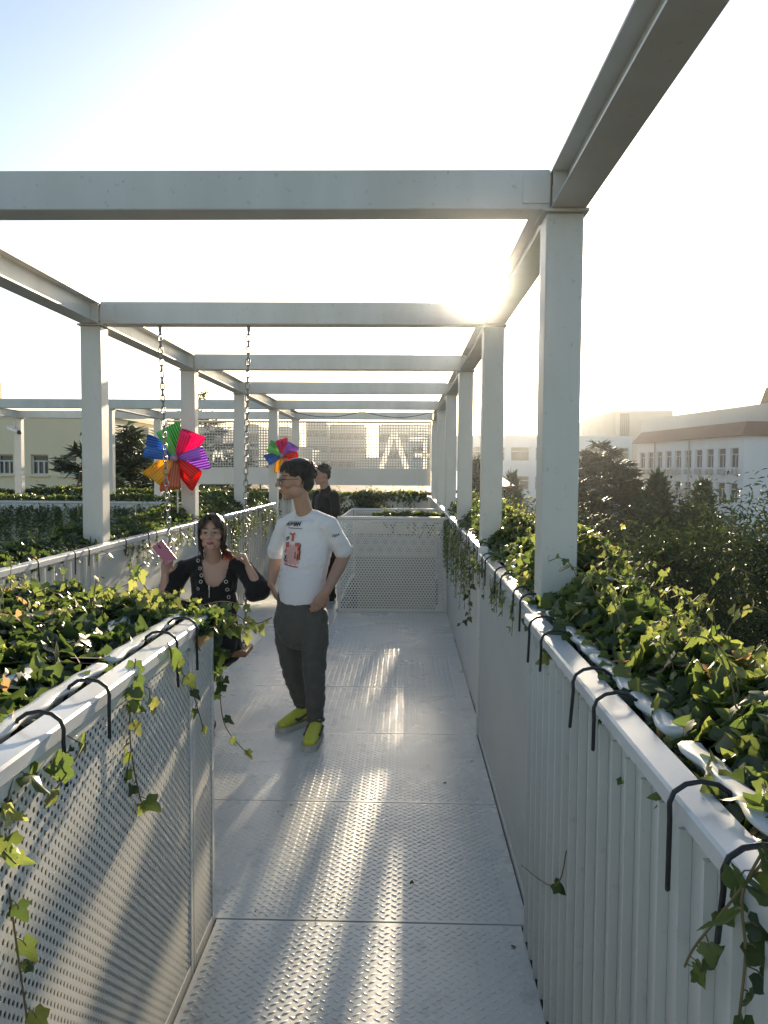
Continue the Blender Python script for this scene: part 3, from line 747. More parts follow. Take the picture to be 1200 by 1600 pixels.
# =================================================================== SWING
def swing():
    t = thing('swing', (-1.32, 5.15, .42), 'wooden plank swing hung on two long steel chains from the second cross beam', 'swing')
    b = MB(); b.box(-1.60, -1.02, 5.03, 5.27, .40, .44, .006); b.build('seat', WOOD, t)
    def chain(P, nm='chain'):
        b = MB(); P = [Vector(p) for p in P]; pitch = .040; k = 0
        for a, c in zip(P[:-1], P[1:]):
            d = (c - a); L = d.length; d.normalize(); n = max(1, int(L / pitch)); u = Vector((1, 0, 0)) - d * d.x; u.normalize(); w = d.cross(u)
            for i in range(n):
                m = a + d * (L * (i + .5) / n); q = u if k % 2 else w; k += 1; pts = []
                for e in range(12):
                    an = 2 * math.pi * e / 12; pts.append(m + d * (.0265 * math.cos(an) * (1 if abs(math.cos(an)) < .99 else 1)) + q * (.0125 * (1 if math.sin(an) > 0 else -1) * min(1, abs(math.sin(an)) * 1.3)))
                b.tube(pts, .0042, 6, closed=True)
        b.build(nm, CHAIN, t)
    top = HB
    chain([at(250, 514, 5.27), at(260, 760, 5.2), at(269, 905, 5.13), Vector((-1.555, 5.15, .62))])
    chain([at(388.5, 514, 5.27), at(384, 760, 5.2), at(384, 880, 5.15), at(384, 975, 5.15)])
    p = at(384, 975, 5.15)
    for x0, q in ((-1.555, Vector((-1.555, 5.15, .62))), (-1.06, p)):
        chain([q, (x0 - .01 if x0 < -1.3 else x0 + .015, 5.06, .45)]); chain([q, (x0 - .01 if x0 < -1.3 else x0 + .005, 5.24, .45)])
    b = MB()
    for px in (250, 388.5):
        c = at(px, 512, 5.27); b.tube([c + Vector((0, 0, .03)), c + Vector((0, 0, -.02))], .011, 8)
    b.build('hook', CHAIN, t)
swing()

# =================================================================== PINWHEELS
def pinwheel(c, R, zfoot, label, spin=0.0):
    c = Vector(c); t = thing('pinwheel', (c.x, c.y, zfoot), label, 'pinwheel', 'rainbow garden pinwheels')
    cols = [('green', (.05, .42, .10), (.35, .75, .30)), ('magenta', (.62, .02, .16), (.85, .05, .30)), ('purple', (.13, .04, .33), (.55, .28, .72)),
            ('red', (.60, .02, .02), (.75, .05, .03)), ('orange', (.80, .16, .05), (.65, .28, .15)), ('yellow', (.75, .42, .02), (.85, .55, .06)), ('blue', (.03, .12, .50), (.10, .30, .62))]
    base = [112, 62, 12, -35, -88, -128, 168]
    for i, (nm, a, d) in enumerate(cols):
        th = rad(base[i] + spin); e = Vector((math.cos(th), 0, math.sin(th))); f = Vector((-math.sin(th), 0, math.cos(th))); n = Vector((0, -1, 0))
        vs = []; fs = []; M, K = 12, 9
        K = 12; cs = [(0.0, 0.0)]
        for k in range(K):
            u = (k + .5) / K; an = 4.2 * max(0, u - .30) ** 1.2 / .65; cs.append((cs[-1][0] + math.cos(an) / K, cs[-1][1] + math.sin(an) / K))
        for r_ in range(M + 1):
            s = r_ / M; wdt = R * (.45 + 1.05 * s ** .6) * (1 - .10 * max(0, s - .9) / .1)
            for k in range(K + 1):
                tt, dep = cs[k]
                vs.append(c + e * (R * (s * (1 - .16 * (k / K)) + .02)) + f * ((tt - .38) * wdt) + n * (dep * wdt * (.35 + .55 * s) - .004 * i + .03 * s))
        for r_ in range(M):
            for k in range(K):
                a0 = r_ * (K + 1) + k; fs.append((a0, a0 + 1, a0 + K + 2, a0 + K + 1))
        b = MB(); b.add(vs, fs, True); b.mi = [1 if (q % K) > K * .62 else 0 for q in range(len(fs))]
        lip = tuple(min(.95, w * 1.25 + .06) for w in d)  # lightened colour for the curl, painting in light through a single film layer
        o = b.build('vane', [filmmat(a, d, 270, th), filmmat(lip, d, 270, th)], t, label=f'{nm} striped vane', fix=False)
        md = o.modifiers.new('thick', 'SOLIDIFY'); md.thickness = .0012
    b = MB(); P = [c + Vector((R * .16 * math.cos(k * .55) * k / 14, -.05 - .004 * k, R * .2 * math.sin(k * .55) * k / 14)) for k in range(1, 15)]
    b.ell(c + Vector((0, -.06, 0)), (.035, .05, .035)); b.build('hub', solid('hub_grey', (.35, .25, .33), .4), t)
    b = MB(); b.tube([c + Vector((0, .05, 0)), c + Vector((0, -.05, 0))], .008, 8); b.tube([c + Vector((0, .045, .03)), Vector((c.x, c.y + .045, zfoot))], .008, 8); b.build('stick', STEEL, t)
pinwheel(at(275, 716, 7.25), .30, 1.0, 'large rainbow pinwheel turning in front of the left columns, behind the swing chain')
pinwheel(at(441, 712, 12.3), .26, 1.0, 'smaller-looking rainbow pinwheel partly hidden behind the head of the man in white', 40)

# =================================================================== PEOPLE
def remesh(mb, voxel, smooth=3, fac=.5, disp=None):
    me = mb.mesh(fix=True); o = bpy.data.objects.new('tmp', me); COL.objects.link(o)
    r = o.modifiers.new('r', 'REMESH'); r.mode = 'VOXEL'; r.voxel_size = voxel; r.use_smooth_shade = True
    if smooth:
        q = o.modifiers.new('s', 'SMOOTH'); q.iterations = smooth; q.factor = fac
    dg = bpy.context.evaluated_depsgraph_get(); ev = o.evaluated_get(dg); out = bpy.data.meshes.new_from_object(ev)
    bpy.data.objects.remove(o); bpy.data.meshes.remove(me)
    if disp is not None:
        n = len(out.vertices); co = np.empty(n * 3, np.float32); no = np.empty(n * 3, np.float32)
        out.vertices.foreach_get('co', co); out.vertex_normals.foreach_get('vector', no); co = co.reshape(-1, 3); no = no.reshape(-1, 3)
        d = np.array([disp(Vector(p)) for p in co], np.float32); co = co + no * d[:, None]
        out.vertices.foreach_set('co', co.ravel()); out.update()
    return out
def place(me, name, mat, parent, label=None):
    off = wl(parent); me.transform(Matrix.Translation(-off)); me.name = name
    me.materials.clear(); me.materials.append(mat); me.polygons.foreach_set('use_smooth', [True] * len(me.polygons)); me.update()
    o = link_mesh(name, me, parent)
    if label: o['label'] = label
    return o
def wrinkle(amp, sc, st=(1, 1, 1), seed=0.0):
    def f(p):
        q = Vector((p.x * sc * st[0] + seed, p.y * sc * st[1], p.z * sc * st[2]))
        return amp * (mnoise.noise(q) + .5 * (1 - 2 * abs(mnoise.noise(q * 1.9 + Vector((3, 1, 7))))))
    return f
def skinmat(name, base):
    m = NT(name); a = m.n('ShaderNodeAttribute'); a.attribute_name = 'Col'
    m.set(a.outputs['Color'], .5, 0, .4); m.b.inputs['Subsurface Weight'].default_value = .12
    m.b.inputs['Subsurface Radius'].default_value = (.012, .005, .003); return m.m
def cloth(name, col, var=.12, sc=26, rough=.85):
    m = NT(name); f = m.noise(sc, 5, .65); m.set(m.mix(f, tuple(k * (1 - var) for k in col), tuple(k * (1 + var) for k in col)), rough, 0, .25)
    m.b.inputs['Sheen Weight'].default_value = .15
    m.bump(m.noise(420, 2), .12, .001); return m.m
class Head:
    def __init__(s, c, fwd, up=(0, 0, 1), k=1.0):
        s.c = Vector(c); s.k = k; f = Vector(fwd).normalized(); u = Vector(up); u = (u - f * u.dot(f)).normalized(); s.f, s.u = f, u; s.r = f.cross(u)
        s.R = Matrix((s.r, s.f, s.u)).transposed()
    def p(s, x, y, z): return s.c + (s.r * x + s.f * y + s.u * z) * s.k
    def loc(s, q): d = Vector(q) - s.c; return Vector((d.dot(s.r), d.dot(s.f), d.dot(s.u))) / s.k
    def add(s, b, slim=1.0):
        k = s.k
        def E(c, r, R=None): b.ell(s.p(*c), [q * k for q in r], s.R if R is None else s.R @ R, 18, 12)
        E((0, -.014, .038), (.0735, .095, .082)); E((0, -.004, .0), (.069, .086, .08))
        E((0, .022, -.045), (.056 * slim, .062, .062)); E((0, .052, -.090), (.026 * slim, .026, .020))
        for x in (-1, 1):
            E((x * .042, .050, -.024), (.026, .028, .022)); E((x * .048 * slim, .004, -.064), (.018, .040, .030))
            E((x * .031, .074, .020), (.025, .014, .010)); E((x * .013, .088, -.030), (.010, .011, .009))
            E((x * .0745, -.008, -.006), (.008, .019, .031), Matrix.Rotation(x * .35, 3, 'Z')); 
            E((x * .030, .074, .001), (.014, .011, .0095))
        b.tube([s.p(0, .080, .014), s.p(0, .094, -.006), s.p(0, .106, -.026)], [.0085 * k, .0095 * k, .0125 * k], 10)
        b.tube([s.p(-.021, .076, -.058), s.p(0, .087, -.055), s.p(.021, .076, -.058)], [.005 * k, .0075 * k, .005 * k], 8)
        b.tube([s.p(-.018, .076, -.067), s.p(0, .085, -.067), s.p(.018, .076, -.067)], [.005 * k, .008 * k, .005 * k], 8)
    def paint(s, q, base, lip, brow=(.03, .022, .018), brow_z=.027):
        x, y, z = s.loc(q); ax = abs(x)
        if y > .045:
            if ((ax - .030) / .0145) ** 2 + ((z - .001) / .0048) ** 2 < 1:
                return (.025, .018, .016) if abs(ax - .030) < .0085 else (.30, .27, .25)
            if ((ax - .030) / .018) ** 2 + ((z - .0065) / .0035) ** 2 < 1: return (.05, .035, .03)
            if ((ax - .031) / .022) ** 2 + ((z - brow_z - .12 * (.02 - abs(ax - .03))) / .0045) ** 2 < 1: return tuple(.35 * b_ + .65 * w for b_, w in zip(base, brow))
            if (x / .024) ** 2 + ((z + .0615) / .0105) ** 2 < 1: return (.04, .015, .012) if abs(z + .0622) < .0016 else lip
            if ((ax - .045) / .02) ** 2 + ((z + .03) / .02) ** 2 < 1: return (base[0] * 1.08, base[1] * .92, base[2] * .9)
        return base
def paint_body(me, fn):
    a = me.attributes.new('Col', 'FLOAT_COLOR', 'POINT'); n = len(me.vertices); co = np.empty(n * 3, np.float32); me.vertices.foreach_get('co', co)
    out = np.ones((n, 4), np.float32)
    for i, p in enumerate(co.reshape(-1, 3)): out[i, :3] = fn(p)
    a.data.foreach_set('color', out.ravel())
def hand(b, wrist, d, pn, thumb, k=1.0, curl=(.35, .6, .5), spread=.10):
    """palm + five fingers; d = direction wrist->knuckles, pn = palm normal (fingers curl towards it), thumb = +-1 side"""
    d = Vector(d).normalized(); pn = Vector(pn); pn = (pn - d * pn.dot(d)).normalized(); sd = d.cross(pn) * thumb; w = Vector(wrist)
    b.tube([w - d * .01 * k, w + d * .03 * k, w + d * .062 * k, w + d * .088 * k], [(.024 * k, .018 * k), (.034 * k, .016 * k), (.040 * k, .014 * k), (.038 * k, .011 * k)], 14, side=sd)
    Ls = (.070, .080, .075, .058)
    for i in range(4):
        o = (.030, .010, -.010, -.029)[i] * k; p = w + d * (.086 - .006 * abs(i - 1.3)) * k + sd * o; a = -spread * (i - 1.5); L = Ls[i] * k
        pts = [p - d * .02 * k, p]; ang = 0
        for j, f in enumerate((.45, .31, .24)):
            ang += curl[j] * (1 + .08 * i); dd = d * math.cos(ang) + pn * math.sin(ang); dd = (dd - sd * a * (1 if j == 0 else .6)).normalized(); p = p + dd * L * f; pts.append(p)
        b.tube(pts, [.0092 * k, .009 * k, .0085 * k, .0078 * k, .0068 * k], 10)
    p = w + d * .022 * k + sd * .024 * k; q = (d * .62 + sd * .65 + pn * .35).normalized(); r = (d * .85 + sd * .2 + pn * .5).normalized(); x = (d * .8 - sd * .1 + pn * .6).normalized()
    b.tube([p, p + q * .034 * k, p + q * .034 * k + r * .030 * k, p + q * .034 * k + r * .030 * k + x * .024 * k], [.0135 * k, .0115 * k, .0098 * k, .0075 * k], 10)
def strands(name, mat, parent, curves, n=5):
    b = MB()
    for pts, r in curves: b.tube(pts, r, n)
    return b.build(name, mat, parent, fix=False)
def hairmat(name, c0, c1):
    m = NT(name); f = m.noise(60, 4, .6, stretch=(1, 1, .12)); m.set(m.mix(f, c0, c1), .42, 0, .4); m.b.inputs['Coat Weight'].default_value = .08
    m.bump(m.noise(240, 3, .6, stretch=(1, 1, .08)), .5, .003); return m.m
HAIRM = hairmat('black_hair', (.012, .011, .011), (.035, .030, .026))
HAIRW = hairmat('brown_hair', (.012, .008, .007), (.038, .022, .015))
def ribbon(b, bvh, o, u, v, n, pts, w, off=.0035, mi=0):
    """stroke of width w drawn on a garment: points in the (u, v) print plane are dropped onto the cloth along n"""
    D = []
    for a, c in zip(pts[:-1], pts[1:]):
        m = max(1, int(math.hypot(c[0] - a[0], c[1] - a[1]) / .006))
        for i in range(m): D.append((a[0] + (c[0] - a[0]) * i / m, a[1] + (c[1] - a[1]) * i / m))
    D.append(pts[-1]); vs = []
    for i, q in enumerate(D):
        t = Vector((D[min(i + 1, len(D) - 1)][0] - D[max(i - 1, 0)][0], D[min(i + 1, len(D) - 1)][1] - D[max(i - 1, 0)][1])); t.normalize()
        for sg in (-1, 1):
            x, y = q[0] - t.y * sg * w / 2, q[1] + t.x * sg * w / 2
            h = bvh.ray_cast(o + u * x + v * y + n * .4, -n)
            vs.append((h[0] + n * off) if h[0] is not None else o + u * x + v * y)
    b.add(vs, [(2 * i, 2 * i + 1, 2 * i + 3, 2 * i + 2) for i in range(len(D) - 1)], True, mi)

def man_white():
    root = thing('person', (-.60, 4.85, 0), 'standing man in white printed t-shirt, grey trousers and yellow shoes, hands in pockets', 'person', None)
    f = Vector((-.36, -.93, 0)).normalized(); L = Vector((.93, -.36, 0)).normalized()      # chest direction, his left
    # ---- skin
    hd = Head(at(461, 750, 4.85), (-.955, -.28, -.04), k=1.07)
    nb = at(479, 797, 4.90)
    b = MB(); hd.add(b)
    b.tube([hd.p(0, -.025, -.03), hd.p(0, -.028, -.10), nb + Vector((0, 0, -.06))], [(.052, .057), (.050, .053), (.055, .053)], 16)
    b.tube([nb + Vector((0, 0, -.16)), at(474, 870, 4.9), at(470, 955, 4.88)], [(.10, .07), (.13, .09), (.13, .09)], 16, side=L)
    ls, le, lw = at(515, 823, 4.80), at(538, 868, 4.90), at(510, 925, 4.74)
    rs_, re, rw = at(444, 825, 4.99), at(431, 872, 5.04), at(424, 912, 4.96)
    b.tube([ls, ls.lerp(le, .5), le], [.046, .043, .038], 14); b.tube([le, le.lerp(lw, .35), lw], [.040, .040, .027], 14)
    b.tube([rs_, rs_.lerp(re, .5), re], [.046, .043, .038], 14); b.tube([re, re.lerp(rw, .35), rw], [.040, .039, .027], 14)
    hand(b, lw, at(495, 946, 4.72) - lw, Vector((-.4, .9, 0)), 1, 1.0, (.25, .35, .3))
    hand(b, rw, at(432, 935, 4.90) - rw, Vector((.9, .2, 0)), -1, 1.0, (.25, .4, .3))
    for p0, p1 in ((at(492, 1085, 4.70), at(493, 1135, 4.68)), (at(470, 1072, 4.94), at(475, 1112, 4.95))): b.tube([p0, p1], .036, 12)
    me = remesh(b, .0042, 3)
    base = (.36, .22, .155)
    paint_body(me, lambda q: hd.paint(q, base, (.30, .13, .11)))
    place(me, 'body', skinmat('man_skin', base), root)
    # ---- t-shirt
    b = MB()
    b.tube([nb + Vector((0, 0, -.052)), at(480, 815, 4.9), at(482, 850, 4.9), at(475, 890, 4.89), at(471, 925, 4.88), at(471, 938, 4.88)],
           [(.076, .066), (.148, .098), (.160, .118), (.150, .116), (.148, .120), (.146, .120)], 26, side=L)
    for sh, el, sg in ((ls, le, 1), (rs_, re, -1)):
        q = sh.lerp(el, .78); o = L * sg
        b.tube([nb + Vector((0, 0, -.045)) + o * .05, sh + Vector((0, 0, .012)), sh.lerp(el, .4) + o * .006, q + o * .008], [(.050, .050), (.056, .056), (.057, .057), (.058, .056)], 18)
    # front hem drops lower, the back is tucked higher
    wr = wrinkle(.0080, 8, (1.2, 1, .6), 3); wr2 = wrinkle(.0060, 17, (.7, 1, 1.6), 9)
    me = remesh(b, .0055, 4, .5, lambda p: (wr(p) + wr2(p)) * min(1, max(.25, (1.36 - p.z) * 3)) * min(1, max(.12, (p.z - .88) * 6)))
    bvh = BVHTree.FromPolygons([v.co.copy() for v in me.vertices], [tuple(p.vertices) for p in me.polygons])
    shirt = place(me, 'tshirt', cloth('white_cotton', (.64, .64, .66), .03), root)
    b = MB(); P = []
    for k in range(26):
        a = 2 * math.pi * k / 26; q = nb + Vector((0, 0, -.035)) + L * (.070 * math.cos(a)) + f * (.072 * math.sin(a)) + Vector((0, 0, -.024 * math.sin(a) + .004))
        P.append(q)
    b.tube(P, .0075, 8, closed=True); b.build('collar', cloth('collar_rib', (.62, .62, .64), .03), shirt)
    # ---- print: brush lettering, a red figure over a pink block
    INK = solid('print_ink', (.03, .03, .035), .8); RED = solid('print_red', (.50, .10, .07), .8); PINK = solid('print_pink', (.60, .33, .30), .8, var=.25, sc=50)
    o = at(455, 860, 4.80); n = f; u = L.copy(); v = Vector((0, 0, 1)); mm = .0040   # one photo pixel here, in metres
    def S(pts): return [((x - 455) * mm, (860 - y) * mm) for x, y in pts]
    b = MB()
    ink = [[(440, 824), (443, 816), (446, 823)], [(441, 821), (446, 820)], [(448, 823), (449, 816), (452, 821), (456, 816), (457, 823)], [(458, 823), (460, 816), (463, 823)], [(459, 821), (463, 820)], [(463, 823), (464, 816), (467, 822), (468, 815)],
           [(449, 842), (441, 845)], [(449, 839.5), (441, 842)], [(441, 868), (446, 874)], [(446, 868), (441, 874)], [(440, 875), (448, 877)], [(463, 872), (463, 862)], [(466, 875), (467, 865)], [(470, 873), (471, 850)], [(467, 858), (471, 855)]]
    for st in ink: ribbon(b, bvh, o, u, v, n, S(st), .0066, .0042)
    ribbon(b, bvh, o, u, v, n, S([(445, 826), (472, 826.5)]), .004, .0042)
    b.build('print_lettering', INK, shirt)
    b = MB()
    for st, w in (([(449, 834), (454, 836), (460, 834)], .012), ([(456, 835), (456, 846)], .020), ([(441, 853), (449, 851)], .030), ([(461, 850), (469, 852)], .022), ([(468, 848), (469, 874)], .016), ([(440, 864), (444, 858)], .012), ([(441, 882), (468, 885)], .008)):
        ribbon(b, bvh, o, u, v, n, S(st), w, .0030)
    b.build('print_figure', RED, shirt)
    b = MB()
    for k in range(14):
        x = 442 + k * 2.0; ribbon(b, bvh, o, u, v, n, S([(x, 850 + (k * 7 % 5)), (x, 880 + (k * 5 % 4))]), .0075, .0018)
    b.build('print_block', PINK, shirt)
    b = MB(); os_ = ls.lerp(le, .62) + L * .06; ns = Vector((.35, -.93, .1)).normalized(); us = Vector((.93, .35, 0)).normalized()
    oz = at(529, 835, 4.72)
    for st in ([(524, 839), (524, 835), (527, 835), (526, 838), (528, 839)], [(528, 838), (529, 834), (531, 836), (529, 838)], [(531, 837), (534, 833)], [(532, 834), (535, 836)]):
        ribbon(b, bvh, oz, us, v, ns, [((x - 529) * mm, (835 - y) * mm) for x, y in st], .004, .003)
    b.build('sleeve_lettering', INK, shirt)
    # ---- trousers
    TR = cloth('grey_trousers', (.080, .082, .072), .15)
    b = MB()
    b.tube([at(470, 930, 4.89), at(470, 955, 4.88), at(471, 985, 4.87)], [(.155, .112), (.162, .122), (.165, .125)], 24, side=L)
    b.tube([at(491, 965, 4.83), at(492, 1010, 4.80), at(491, 1050, 4.75), at(493, 1095, 4.70), at(493, 1124, 4.68)], [(.088, .095), (.080, .088), (.066, .074), (.055, .062), (.046, .050)], 20, side=L)
    b.tube([at(450, 965, 4.92), at(452, 1010, 4.93), at(458, 1048, 4.93), at(467, 1082, 4.94), at(472, 1098, 4.94)], [(.086, .095), (.078, .088), (.064, .072), (.052, .060), (.043, .048)], 20, side=L)
    wa = wrinkle(.006, 9, (1, 1, 1.3), 5); wb = wrinkle(.0042, 15, (.6, .6, 2.0), 2)
    me = remesh(b, .0058, 4, .5, lambda p: wa(p) + wb(p) * (1.2 if p.z < .55 else .4))
    tr = place(me, 'trousers', TR, root)
    tb = BVHTree.FromPolygons([v_.co + wl(tr) for v_ in me.vertices], [tuple(p.vertices) for p in me.polygons])
    b = MB()
    for c, r in ((at(493, 1124, 4.68), .049), (at(472, 1099, 4.94), .046)):
        b.tube([c + Vector((math.cos(k * .42) * r, math.sin(k * .42) * r, 0)) for k in range(15)], .010, 8, closed=True)
    b.build('cuff', TR, tr)
    b = MB(); ribbon(b, tb, at(500, 940, 4.75), L, v, f, [(.0, .02), (.02, -.05), (.03, -.12)], .006, .003); b.build('pocket_seam', BLACK, tr)
    # ---- shoes
    SOLE = solid('shoe_sole', (.40, .41, .36), .6, var=.06); UP = solid('shoe_yellow', (.50, .53, .06), .55, var=.08, sc=60)
    def shoe(heel, toe, label=None):
        h = Vector((heel[0], heel[1], 0)); t = Vector((toe[0], toe[1], 0)); d = (t - h).normalized(); s_ = Vector((0, 0, 1)).cross(d); ln = .285; Z = lambda p, z: p + Vector((0, 0, z))
        q = lambda a: h + d * (a * ln)
        b = MB()
        b.tube([Z(q(.10), .080), Z(q(.20), .074), Z(q(.45), .068), Z(q(.68), .055), Z(q(.88), .046)], [(.034, .046), (.037, .046), (.040, .042), (.043, .032), (.038, .022)], 16, side=s_)
        b.tube([Z(q(.13), .06), Z(q(.15), .105)], [(.040, .045), (.040, .047)], 16, side=s_)
        up = place(remesh(b, .005, 3), 'shoe', UP, root, label)
        b = MB()
        for a, w in ((0.08, .038), (.3, .041), (.55, .046), (.8, .050), (.93, .046)): pass
        poly = [(-.03, -.022), (.04, -.042), (.3, -.045), (.55, -.050), (.78, -.053), (.93, -.045), (1.02, -.017), (1.02, .017), (.93, .044), (.78, .052), (.55, .049), (.3, .045), (.04, .042), (-.03, .022)]
        b.prism(poly, lambda a, w, z: Z(q(a) + s_ * w, z), .001, .034); b.build('sole', SOLE, up)
        b = MB()
        for sg in (-1, 1):
            sw = [(.30, .052), (.36, .040), (.46, .042), (.62, .058), (.76, .074), (.60, .064), (.47, .056), (.38, .054), (.34, .060)]
            # tick mark on the flank, standing 1 mm proud of the upper
            vs = [Z(q(1.02 - a) + s_ * sg * (.0455 + .004 * math.sin(a * 3)), z) for a, z in sw]
            b.prism([(a, z) for a, z in sw], lambda a, z, e: Z(q(.92 - a) + s_ * sg * (.034 + e + .006 * math.sin(min(1, a) * 3.1)), z + .012), .0, .013)
        b.build('tick_mark', solid('tick_dark', (.06, .06, .05), .5), up)
        b = MB()
        for k in range(5):
            a = .36 + .07 * k; b.tube([Z(q(a) - s_ * .020, .112 - .075 * (a - .3) * 1.6), Z(q(a), .118 - .075 * (a - .3) * 1.6), Z(q(a) + s_ * .020, .112 - .075 * (a - .3) * 1.6)], .0035, 6)
        b.build('lace', UP, up)
        b = MB(); b.tube([Z(q(.20), .105), Z(q(.27), .118)], [(.024, .014), (.026, .012)], 10, side=s_); b.build('tongue', solid('tongue_dark', (.05, .05, .045), .6), up)
    shoe(at(496, 1138, 4.71), at(481, 1180, 4.425))
    shoe(at(484, 1116, 4.98), at(437, 1150, 4.765))
    # ---- hair, glasses
    rs = np.random.RandomState(8); b = MB()
    b.ell(hd.p(0, -.022, .048), (.080 * 1.07, .099 * 1.07, .082 * 1.07), hd.R, 20, 14)
    b.ell(hd.p(0, -.058, -.006), (.066 * 1.07, .056 * 1.07, .072 * 1.07), hd.R, 16, 10)
    hm = remesh(b, .006, 2); keep = []
    hair = place(hm, 'hair', HAIRM, root)
    cv = []
    for _ in range(420):
        a = rs.uniform(0, 6.28); e = rs.uniform(.02, 1.0); x = .079 * math.sin(a) * math.cos(e * .6); y = -.022 + .096 * math.cos(a); z = .048 + .080 * e
        if y > .03 and z < .062: z = .066 + rs.uniform(0, .03)
        if y < -.03 and rs.uniform() < .5: z = rs.uniform(-.055, .08)
        nn = Vector((x / .08 ** 2, (y + .022) / .099 ** 2, (z - .048) / .082 ** 2)).normalized()
        p = Vector((0, -.022, .048)) + Vector((nn.x * .080, nn.y * .099, nn.z * .082))
        dr = (p - Vector((.01, -.055, .135))).normalized() * 1.0 + Vector(rs.normal(0, .16, 3)); dr = (dr - nn * dr.dot(nn) * .95).normalized()
        l = rs.uniform(.016, .034)
        pts = [hd.p(*p), hd.p(*(p + dr * l * .5 + nn * .007)), hd.p(*(p + dr * l + nn * rs.uniform(-.001, .004)))]
        cv.append((pts, [.0042, .0036, .0010]))
    strands('hair_tuft', HAIRM, hair, cv)
    g = thing('glasses', hd.p(0, .09, 0), 'thin dark framed spectacles worn by the man in the white t-shirt', 'glasses')
    FR = solid('glasses_frame', (.03, .025, .022), .3, .3)
    b = MB()
    for sx in (-1, 1):
        c = (sx * .033, .098, -.004); P = []
        for k in range(20):
            a = 2 * math.pi * k / 20; P.append(hd.p(c[0] + .026 * math.copysign(abs(math.cos(a)) ** .7, math.cos(a)), c[1] - abs(.026 * math.cos(a)) * .1, c[2] + .018 * math.copysign(abs(math.sin(a)) ** .7, math.sin(a))))
        b.tube(P, .0018, 6, closed=True)
        b.tube([hd.p(sx * .058, .093, .004), hd.p(sx * .079, .05, .006), hd.p(sx * .083, -.005, .006), hd.p(sx * .082, -.022, -.012)], .0018, 6)
    b.tube([hd.p(-.008, .100, .0), hd.p(0, .103, .004), hd.p(.008, .100, .0)], .0016, 6); b.build('frame', FR, g)
    lm = NT('lens_glass'); lm.set((.9, .92, .92), .05); lm.b.inputs['Alpha'].default_value = .15
    for sx in (-1, 1):
        b = MB(); b.ell(hd.p(sx * .033, .098, -.004), (.0255 * 1.07, .0012, .0175 * 1.07), hd.R, 16, 8); b.build('lens', lm.m, g)
man_white()

